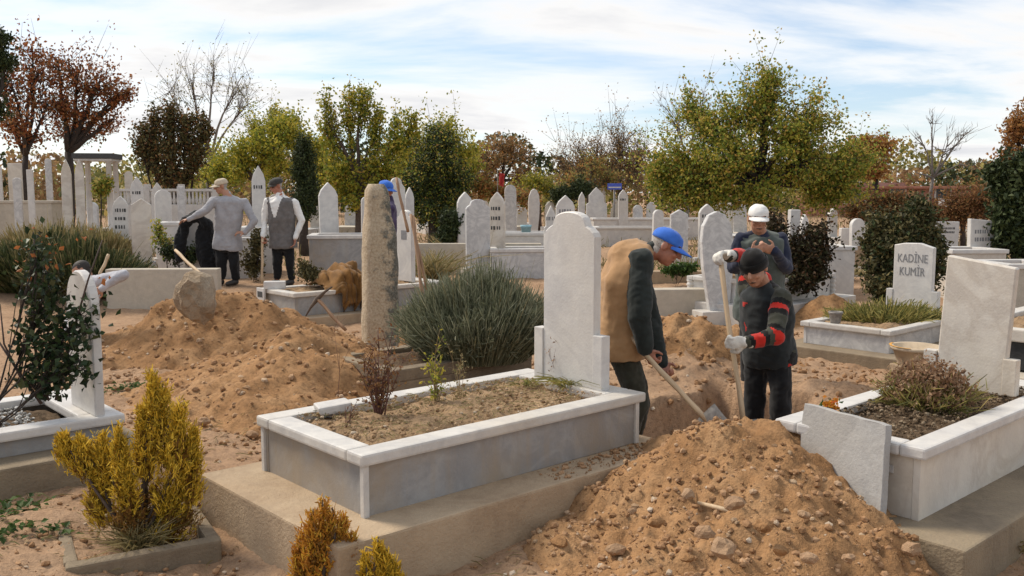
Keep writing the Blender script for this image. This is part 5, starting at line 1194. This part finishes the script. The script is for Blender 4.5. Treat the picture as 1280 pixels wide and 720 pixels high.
# bending man in the tan vest
J = dict(head=W(834, 307, 5.97), neck=W(814, 313, 6.0), sL=W(788, 316, 6.2), sR=W(800, 327, 5.84), pel=W(775, 428, 6.02), chest=W(779, 355, 6.0),
         hL=W(777, 434, 6.12), hR=W(781, 434, 5.93), eL=W(812, 396, 6.2), wL=W(826, 452, 6.0), eR=W(800, 394, 5.74), wR=W(808, 436, 5.76),
         kL=W(800, 505, 6.15), kR=W(795, 508, 5.93), aL=W(775, 590, 6.2), aR=W(770, 595, 5.95), toe=V3((1, -.1, 0)))
hdl = (W(806, 441, 5.76), W(884, 527, 5.5))
person('bending man in a tan vest and blue cap working with a shovel', J, V3((.93, -.22, -.5)), V3((.5, 0, .87)), DGREEN, OLIVE, TAN, ('cap', BLUE), HAIR_G, SKIN_R, .011,
       hdirs=[((hdl[1] - hdl[0]).normalized() * .3 + V3((.3, -.3, -.8)), V3((.2, -1, 0)), -1, .9), (V3((.45, -.1, -.9)), V3((.55, .8, .2)), 1, .85)], shoe=SHOE, k=1.08, vlen=.6, vbulk=.022, wide=1.02, hump=((W(787, 324, 6.02), .12, .17, .11), (W(800, 317, 6.0), .08, .12, .07)), collar=True, ak=1.25)
tool('shovel', 'shovel with a pale wooden handle held by the man in the tan vest', hdl[0] + (hdl[0] - hdl[1]) * .25, hdl[1], 'shovel')

# man in the striped jumper with a beanie
def stripes(armL, armR):
    def fn(c):
        for (s_, e_, w_) in (armL, armR):
            d1 = (c - s_).dot((e_ - s_).normalized()) / (e_ - s_).length; d2 = (c - e_).dot((w_ - e_).normalized()) / (w_ - e_).length
            p1 = (c - (s_ + (e_ - s_) * max(0, min(1, d1)))).length; p2 = (c - (e_ + (w_ - e_) * max(0, min(1, d2)))).length
            if min(p1, p2) < .085:
                t = d1 * .3 if p1 < p2 else .3 + max(0, d2) * .26
                return [2, 0, 1, 0, 2, 2, 0, 1, 2, 0, 1, 1, 0, 2][max(0, min(13, int(t / .042)))]
        return [1, 0, 2, 0][int(((c.z + c.x * .1) % .32) / .08)]
    return fn
J = dict(head=W(942, 334, 6.12), neck=W(957, 356, 6.3), sL=W(977, 372, 6.1), sR=W(934, 366, 6.42), pel=W(962, 442, 6.35), chest=W(958, 395, 6.3),
         hL=W(975, 448, 6.28), hR=W(946, 448, 6.4), eL=W(969, 420, 5.88), wL=W(932, 428, 5.82), eR=W(938, 322, 6.52), wR=W(910, 319, 6.2),
         kL=W(975, 520, 6.2), kR=W(942, 520, 6.35), aL=W(978, 590, 6.35), aR=W(945, 590, 6.45), toe=V3((-.5, -.85, 0)))
h0, h1 = W(899, 318, 6.15), W(930, 535, 5.75)
fnS = stripes((J['sL'], J['eL'], J['wL']), (J['sR'], J['eR'], J['wR']))
def vest_gap(c):   # the open front shows the jumper
    l = c - J['chest']; return 1 if (l.y < -.02 and -.2 < l.x < -.162 + .02 * math.sin(c.z * 27) and -.12 < l.z < .10) else 0
person('man in a black beanie, dark vest and red striped jumper holding an upright shovel', J, V3((-.48, -.78, -.36)), V3((-.25, -.2, .9)), BLACKK, BLACK, CHAR, ('beanie', BLACKK), HAIR_D, SKIN, .011,
       hdirs=[((W(917, 429, 5.8) - J['wL']), V3((.1, .9, .1)), 1, .9), ((W(899, 317, 6.15) - J['wR']), V3((0, -.5, -1)), 1, .75)], glove=(GLOVE, GLOVE), sleeve_fn=fnS, sleeve_mats=[BLACKK, REDK, GREENK],
       shoe=SHOE, k=.95, wide=.95, vest_open=(REDK, vest_gap), vlen=.45, vbulk=.03, collar=True, vhem=.0, ak=1.1)
tool('shovel', 'shovel standing upright under the white gloves of the beanie man', h0 + (h0 - h1) * .01, h1, 'shovel', roll=1.2)

# man in the white cap
J = dict(head=W(948, 272, 7.75), neck=W(950, 292, 7.85), sL=W(976, 300, 7.85), sR=W(926, 300, 7.85), pel=W(950, 382, 7.9), chest=W(950, 330, 7.87),
         hL=W(964, 388, 7.9), hR=W(937, 388, 7.9), eL=W(983, 335, 7.78), wL=W(968, 314, 7.55), eR=W(917, 335, 7.78), wR=W(938, 315, 7.55),
         kL=W(964, 452, 7.85), kR=W(937, 452, 7.85), aL=W(964, 512, 7.95), aR=W(937, 512, 7.95), toe=V3((0, -1, 0)))
person('man in a white cap looking down at his hands behind the beanie man', J, V3((-.08, -.95, -.2)), V3((0, -.2, .97)), NAVY, BLACK, GGREY, ('cap', WHITEC), HAIR_D, SKIN, .012,
       hdirs=[(V3((-.9, -.25, .3)), V3((-.2, .7, .3)), -1, .7), (V3((.9, -.25, .35)), V3((.2, .7, .3)), 1, .7)], shoe=SHOE, k=1.06, vlen=.7)

# two standing men at left
dl = 14.3; fz = gb(-4.5, dl)
def stand(px_h, py_h, d, hipx, hipy, sl, sr, arms, lean=0):
    foot = W(hipx, 240 + (CZ - fz) * F / d, d)
    hL, hR = W(hipx + 7, hipy, d), W(hipx - 7, hipy, d)
    J = dict(head=W(px_h, py_h, d), neck=W((sl[0] + sr[0]) / 2, (sl[1] + sr[1]) / 2 - 6, d), sL=W(*sl), sR=W(*sr), pel=W(hipx, hipy - 3, d), hL=hL, hR=hR, toe=V3((-.6, -.8, 0)))
    J.update(eL=W(*arms[0][0]), wL=W(*arms[0][1]), eR=W(*arms[1][0]), wR=W(*arms[1][1]))
    for s_, o in (('L', 9), ('R', -9)):
        a = W(hipx + o, 300, d); a.z = fz + .085; J['a' + s_] = a; kn = W(hipx + o * .9, 300, d - .03); kn.z = (fz + .085) * .5 + hL.z * .5; J['k' + s_] = kn
    return J
J = stand(276, 232, dl, 284, 309, (306, 253, dl + .02), (267, 251, dl - .1), (((318, 277, dl - .08), (306, 291, dl - .14)), ((256, 264, dl - .22), (236, 274, dl - .3))))
person('man in a beige cap and light grey sweater pointing with his arm', J, V3((-.85, -.45, -.2)), V3((-.15, -.1, 1)), LGREY, BLACK, None, ('cap', BEIGE), HAIR_G, SKIN, .013,
       hdirs=[(V3((-.8, -.3, .1)), V3((0, .5, -1)), 1, .5), (V3((-1, -.1, -.2)), V3((0, 0, -1)), 1, .35)], shoe=SHOE, k=1.1, vlen=.6, wide=1.06)
def vneck(c):
    l = c - W(350, 262, dl); f = -l.y; s_ = l.x + .04
    return 1 if f > .03 and -.12 < l.z < .3 and abs(s_) < .02 + max(0, l.z + .1) * .3 else 0
J = stand(345, 232, dl, 354, 309, (368, 253, dl), (334, 252, dl - .06), (((377, 276, dl - .02), (369, 297, dl - .12)), ((331, 277, dl - .05), (329, 295, dl - .18))))
person('man in a dark cap and grey vest with white sleeves leaning on a tool', J, V3((-.7, -.6, -.3)), V3((-.2, -.15, .95)), WHITEC, BLACK, GVEST, ('flat', DGREY), HAIR_G, SKIN_R, .013,
       hdirs=[(V3((-.1, -.1, -1)), V3((-.8, -.4, 0)), 1, .4), (V3((-.1, -.1, -1)), V3((.8, -.4, 0)), -1, .9)], shoe=SHOE, k=1.0, vlen=.35, collar=True, vest_open=(WHITEC, vneck))
a = W(328, 298, dl - .2); b = W(326, 300, dl - .25); b.z = fz + .05; tool('spade', 'spade standing upright under the hand of the man in the grey vest', a, b, None, r=.02)
# man behind the pillar
d3 = 12.0; J = dict(head=W(483, 236, d3), neck=W(486, 251, d3), sL=W(488, 262, d3 - .17), sR=W(484, 261, d3 + .17), pel=W(478, 330, d3), hL=W(479, 335, d3 - .09), hR=W(477, 335, d3 + .09),
   eL=W(482, 290, d3 - .2), wL=W(470, 305, d3 - .2), eR=W(476, 290, d3 + .2), wR=W(468, 305, d3 + .18), kL=W(476, 366, d3 - .09), kR=W(474, 366, d3 + .09), aL=W(480, 394, d3 - .09), aR=W(476, 394, d3 + .09), toe=V3((-1, 0, 0)))
person('man in a blue cap and purple top half hidden behind the pillar', J, V3((.8, -.55, -.25)), V3((.1, 0, 1)), PURP, BLACK, None, ('cap', BLUE), HAIR_G, SKIN_R, .013, shoe=SHOE)
# man bending low at far left
d4 = 9.6; J = dict(head=W(102, 338, d4), neck=W(108, 352, d4), sL=W(120, 352, d4 - .14), sR=W(108, 352, d4 + .16), pel=W(98, 415, d4 + .05), chest=W(106, 378, d4), hL=W(104, 418, d4 - .05), hR=W(93, 418, d4 + .12),
   eL=W(154, 343, d4 - .2), wL=W(128, 360, d4 - .3), eR=W(96, 378, d4 + .22), wR=W(84, 400, d4 + .1), kL=W(92, 450, d4 - .1), kR=W(84, 450, d4 + .14), aL=W(103, 484, d4 - .05), aR=W(95, 484, d4 + .14), toe=V3((-1, -.1, 0)))
fz4 = th(J['aL'].x, d4) + .08
for s_ in 'LR': J['a' + s_].z = max(J['a' + s_].z, fz4)
person('man in a pale sweater bending low behind the rose bush', J, V3((-.75, -.3, -.6)), V3((-.5, -.1, .8)), m_cloth('pale_sweater', (.42, .42, .45), .15), BLACK, None, None, HAIR_D, SKIN, .012, shoe=SHOE)
tool('hoe_handle', 'thin wooden handle behind the man bending low at left', W(136, 318, 9.9), W(124, 345, 9.8), None, r=.017)
# further tools
a, b = W(219, 313, 9.9), W(266, 357, 9.3); tool('shovel', 'shovel leaning on the boulder, its handle pointing up left', a, b, None, r=.017)
a, b = W(398, 374, 9.6), W(432, 412, 9.1); b.z = th(b.x, b.y) + .02
tool('pickaxe', 'pickaxe with its handle stuck in the orange earth heap', W(432, 413, 9.1), W(397, 374, 9.3), 'pick', wood=WOOD_D, xdir=W(410, 366, 9.3) - W(383, 396, 9.3))
for i, (x0, y0, x1, y1) in enumerate(((513, 268, 534, 362), (516, 270, 528, 372))):
    a, b = W(x0, y0, 11.2), W(x1, y1, 10.9 - .1 * i); b.z = max(gz(b.x, b.y), b.z); tool('hoe_handle', ['brown wooden handle leaning right of the pillar, the upper one', 'brown wooden handle leaning right of the pillar, the lower one'][i], a, b, None, wood=WOOD_D, r=.02)
a, b = W(495, 222, 11.7), W(510, 290, 11.5); tool('hoe_handle', 'dark handle crossing the white stone behind the pillar', a, b, None, wood=WOOD_D, r=.018)

# coats
def draped_coat():
    o0 = B4 + U * .9 + VV * .12; o0.z = B4.z; nu, nv = 46, 52
    prof = [(.62, -.03), (.5, .10), (.36, .25), (.22, .30), (.08, .24), (-.06, .13), (-.13, .04), (-.16, -.08), (-.17, -.22)]
    V = []
    for j_ in range(nv):
        t = j_ / (nv - 1) * (len(prof) - 1); a = min(int(t), len(prof) - 2); f_ = t - a
        y = prof[a][0] * (1 - f_) + prof[a + 1][0] * f_; z = prof[a][1] * (1 - f_) + prof[a + 1][1] * f_; vv = j_ / (nv - 1)
        for i_ in range(nu):
            uu = i_ / (nu - 1) * 2 - 1; wd = .34 * (1 - .35 * vv ** 3) * (1 + .2 * mnoise.noise(Vector((vv * 4, 9, uu > 0))))
            q = Vector((uu * wd, y, z * (1 - .75 * abs(uu) ** 2.4) if z > 0 else z * (1 - .5 * abs(uu) * (1 if uu > 0 else .2))))
            fold = mnoise.noise(Vector((uu * 4.2 + vv * 1.5, vv * 2.2, 5))) * .16 + abs(mnoise.noise(Vector((uu * 6 - vv * 3, vv * 4, 1)))) * .15 - .03 + mnoise.noise(Vector((uu * 16, vv * 16, 3))) * .015
            q += Vector((.3 * fold, -.5 * fold, fold)) ; q.z = max(q.z, .02 if y > -.03 else -9)
            V.append(o0 + U * q.x + VV * q.y + Vector((0, 0, q.z)) - o0)
    me = mesh_from('coat', V, [(j_ * nu + i_, j_ * nu + i_ + 1, (j_ + 1) * nu + i_ + 1, (j_ + 1) * nu + i_) for j_ in range(nv - 1) for i_ in range(nu - 1)], [BROWN], True)
    c_ = ob('coat', me, None, o0); c_.modifiers.new('solid', 'SOLIDIFY').thickness = .012; tag(c_, 'crumpled brown coat thrown over the grey grave rim', 'coat')
draped_coat()
f = Fig(); cb = D(250, 345, 14.55)
pp = [(227, 322), (226, 300), (229, 282), (238, 272), (249, 271), (258, 282)]
for a_, b_ in zip(pp[:-1], pp[1:]): f.limb(D(*a_, 14.5), .085, D(*b_, 14.5), .09)
f.loft([(D(256, 280, 14.55), V3((1, 0, 0)), V3((0, 1, 0)), .10, .1), (D(257, 300, 14.55), V3((1, 0, 0)), V3((0, 1, 0)), .16, .1), (D(259, 325, 14.5), V3((1, 0, 0)), V3((0, 1, 0)), .15, .09), (D(262, 345, 14.5), V3((1, 0, 0)), V3((0, 1, 0)), .10, .07)])
ct = f.fuse('jacket', .016, [BLACK], None, None, 2, .05, 8, cb); ct.location = cb; tag(ct, 'black jacket hung over a white stone left of the man in grey', 'jacket')
gt = thing('gravestone', 'white stone under the hanging black jacket', 'headstone', (D(243, 300, 14.75).x, 14.75, gb(-5, 14.75) - .05), .2, 'headstones in the background')
ob('headstone', prism('headstone', head_profile('round', .3, D(243, 272, 14.7).z - gb(-5, 14.7)), .1, MARB_W), gt)

# ------------------------------------------------------------------ loose clods, stones
def soil_crumbs(lab, C, Ln, Wd, z, n, mat, smax=.018):
    a = rng.uniform(.13, Ln - .22, n); b = rng.uniform(.13, Wd - .13, n); p = np.stack([C.x + U.x * a + VV.x * b, C.y + U.y * a + VV.y * b, z + rng.uniform(-.01, .012, n)], 1)
    tag(ob('soil_crumbs', scatter_mesh('soil_crumbs', p, .003 + (smax - .003) * rng.uniform(0, 1, n) ** 3, mat)), lab, 'earth', kind='stuff')
SOILC = m_clod('soil_crumb', [(0, (.2, .12, .065)), (.5, (.32, .21, .12)), (.9, (.42, .3, .185)), (1, (.48, .4, .3))]); DSOILC = m_clod('dark_crumb', [(0, (.05, .035, .02)), (.6, (.15, .1, .06)), (1, (.32, .25, .17))])
soil_crumbs('crumbs of soil and stone chips on the main grave', B0, 1.93, 1.0, .545, 1500, SOILC, .015)
soil_crumbs('dark crumbs and dry litter on the cream grave soil', B1, 2.0, .77, .545, 2400, DSOILC, .014)
n_ = 900; a_ = rng.uniform(.16, 1.6, n_); b_ = rng.uniform(.15, .86, n_); q_ = np.stack([B0.x + U.x * a_ + VV.x * b_, B0.y + U.y * a_ + VV.y * b_, np.full(n_, .552)], 1)
tag(ob('litter', blades_mesh('litter', q_, q_ + rng.normal(0, 1, (n_, 3)) * [.03, .03, .008], .004, LF_GRASS, .1)), 'dry grass litter on the main grave soil', 'litter', kind='stuff')
n_ = 420; a_ = 2.03 - 1.0 * rng.uniform(0, 1, n_) ** 1.7; b_ = rng.uniform(-.19, .0, n_); p_ = np.stack([B0.x + U.x * a_ + VV.x * b_, B0.y + U.y * a_ + VV.y * b_, np.full(n_, .259)], 1)
tag(ob('spilled_earth', scatter_mesh('spilled_earth', p_, .003 + .018 * rng.uniform(0, 1, n_) ** 3, CLOD)), 'earth crumbs spilled on the concrete base of the main grave', 'earth', kind='stuff')
n_ = 1500; x_ = rng.uniform(-2.6, 2.9, n_); y_ = rng.uniform(3.0, 6.5, n_); ok_ = free_of_graves(x_, y_) & (f_front(x_, y_) < .02); x_, y_ = x_[ok_], y_[ok_]; n_ = len(x_)
q_ = np.stack([x_, y_, top_h(x_, y_) + .014], 1); tag(ob('litter', blades_mesh('litter', q_, q_ + rng.normal(0, 1, (n_, 3)) * [.05, .05, .01], .005, LF_GRASS, .1)), 'dry straw and twigs strewn on the near ground', 'litter', kind='stuff')
for i_, (px_, d_, h_, pr_) in enumerate([(242, 30, 1.0, 'round'), (255, 33, 1.2, 'peak'), (290, 31, 1.1, 'ogee'), (345, 33, 1.2, 'round'), (395, 30, 1.0, 'flat'), (440, 32, 1.2, 'peak'), (530, 33, 1.1, 'round'), (605, 34, 1.3, 'round'), (640, 35, 1.2, 'flat'), (652, 32, 1.0, 'ogee'), (687, 31, 1.3, 'drop'), (708, 36, 1.3, 'flat'), (752, 38, 1.6, 'round'), (768, 36, 1.0, 'step'), (797, 33, .9, 'round'), (812, 35, 1.1, 'ogee'), (905, 26, 1.0, 'flat'), (925, 27, 1.1, 'round'), (1040, 24, 1.1, 'peak'), (1085, 27, 1.2, 'round'), (1150, 25, 1.0, 'ogee'), (1180, 29, 1.2, 'flat'), (50, 28, 1.1, 'ogee'), (70, 27, 1.0, 'flat'), (118, 29, 1.0, 'round'), (150, 31, 1.1, 'flat')]):
    x_ = (px_ - 640) / F * d_; w_ = random.uniform(.3, .55); gt = thing('gravestone', 'small distant pale gravestone in the far rows under the trees', 'headstone', (x_, d_, gb(x_, d_) - .05), random.uniform(-.5, .6), 'far rows of gravestones')
    ob('headstone', prism('headstone', head_profile(pr_, w_, h_ * random.uniform(.8, 1.15)), .1, [MARB_W, MARB_B, MARB_S][i_ % 3], .01), gt, (0, 0, .14), (random.uniform(-.06, .06), random.uniform(-.05, .05), 0)); box('frame', w_ * 1.6, 1.7, .34, (0, -.75, 0), [MARB_W, CONC_L][i_ % 2], gt)
# meadow between the far graves
n_ = 16000; d_ = 16.5 + 40 * rng.uniform(0, 1, n_) ** 1.6; x_ = rng.uniform(-.62, .62, n_) * d_; ok_ = fbm(x_ * .5, d_ * .4, 61, 3) > -.12; x_, d_ = x_[ok_], d_[ok_]; n_ = len(x_)
q_ = np.stack([x_, d_, base_h(x_, d_) - .02], 1); tp_ = q_ + np.stack([rng.normal(0, .09, n_), rng.normal(0, .09, n_), rng.uniform(.08, .32, n_)], 1)
tag(ob('meadow_grass', blades_mesh('meadow_grass', q_, tp_, .022, L('meadow', (.1, .1, .035), (.2, .17, .07), (.3, .24, .12), (.14, .14, .05)), .1)), 'dry grass between the far graves', 'grass', kind='stuff')
def scat(n, region, smin, smax, mat, name, label, pw=2.2, sink=.3, shapes=SH1, flt=None):
    (x0, x1, y0, y1) = region; x = rng.uniform(x0, x1, n); y = rng.uniform(y0, y1, n); ok = free_of_graves(x, y)
    if flt is not None: ok &= flt(x, y)
    x, y = x[ok], y[ok]; s = smin + (smax - smin) * rng.uniform(0, 1, len(x)) ** pw * (1 if True else 0); z = top_h(x, y) + s * (.5 - sink)
    o = ob(name, scatter_mesh(name, np.stack([x, y, z], 1), s, mat, shapes)); return tag(o, label, 'earth', kind='stuff')
scat(9000, (-2.6, 3.0, 3.0, 6.2), .003, .022, CLOD, 'clods', 'loose crumbs of earth on the near ground and heap', 3.2)
scat(9000, (-.2, 2.6, 3.3, 5.6), .003, .024, CLOD, 'clods', 'crumbs of earth over the front heap', 5.0, sink=.42, flt=lambda x, y: f_front(x, y) > 0)
scat(9000, (-4.8, 3.6, 6.2, 11.0), .005, .04, CLOD, 'clods', 'loose crumbs of earth on the middle ground', 3.6, sink=.4)
scat(1100, (-2.6, 3.0, 3.0, 5.5), .005, .024, STONEC, 'gravel_scatter', 'pale stone chips on the near ground', 2.5)
scat(800, (-4.8, 3.4, 5.5, 11.0), .008, .03, STONEC, 'gravel_scatter', 'pale stone chips on the middle ground', 2.5)
k = 0
def stone(px, py, r):
    global k
    p = G(px, py)
    for _ in range(3): p = P(px, py, th(p.x, p.y))
    k += 1; boulder('stone', 'broken stone ' + ('on the front earth heap' if px > 745 and px < 1150 else 'at the lower right edge below the cream grave' if px >= 1150 else 'beside the base of the main grave' if px > 600 else 'on the sandy ground left of the main grave'), (p.x, p.y, p.z + r * .25), r, PEB if k % 3 else MOUND, k * 1.37, 'stone', 'loose stones in the earth', 2, (1, .8, .62))
for (px, py, r) in ((655, 600, .05), (672, 582, .04), (703, 640, .05), (690, 618, .035), (740, 606, .045), (660, 622, .03), (790, 640, .03), (770, 690, .05), (700, 680, .06), (640, 705, .05), (918, 632, .05), (955, 660, .065), (880, 668, .04), (905, 690, .06), (860, 700, .05), (760, 560, .03), (748, 572, .03), (733, 580, .03), (830, 605, .035), (1010, 700, .06), (975, 690, .04), (1060, 700, .05), (1140, 690, .05), (1165, 655, .04), (1262, 665, .05), (1275, 690, .06), (1235, 700, .05), (315, 545, .06), (280, 548, .04), (330, 535, .04), (255, 528, .05), (300, 575, .035), (120, 588, .03), (60, 598, .025), (450, 480, .05), (215, 448, .05), (230, 505, .045), (160, 470, .05), (845, 550, .035), (805, 575, .03), (860, 620, .055), (820, 655, .045), (935, 560, .035), (1005, 645, .04)):
    stone(px, py, r * random.uniform(.5, .9))
for (px, py, L_, a, lb) in ((325, 685, .28, 1.9, 'pale wooden lath lying by the main grave base'), (338, 692, .2, 2.2, 'short pale lath beside the longer one'), (895, 715, .2, 2.4, 'thin stick on the front earth heap')):
    p = G(px, py); z = th(p.x, p.y); mb = MB(); mb.tube([(-L_ / 2, 0, 0), (0, .006, .004), (L_ / 2, 0, 0)], [.012, .011, .009], 6); tag(ob('stick', mb.mesh('stick', WOOD), None, (p.x, p.y, z + .015), (0, 0, a)), lb, 'stick')
bpy.data.scenes.remove(SCR)
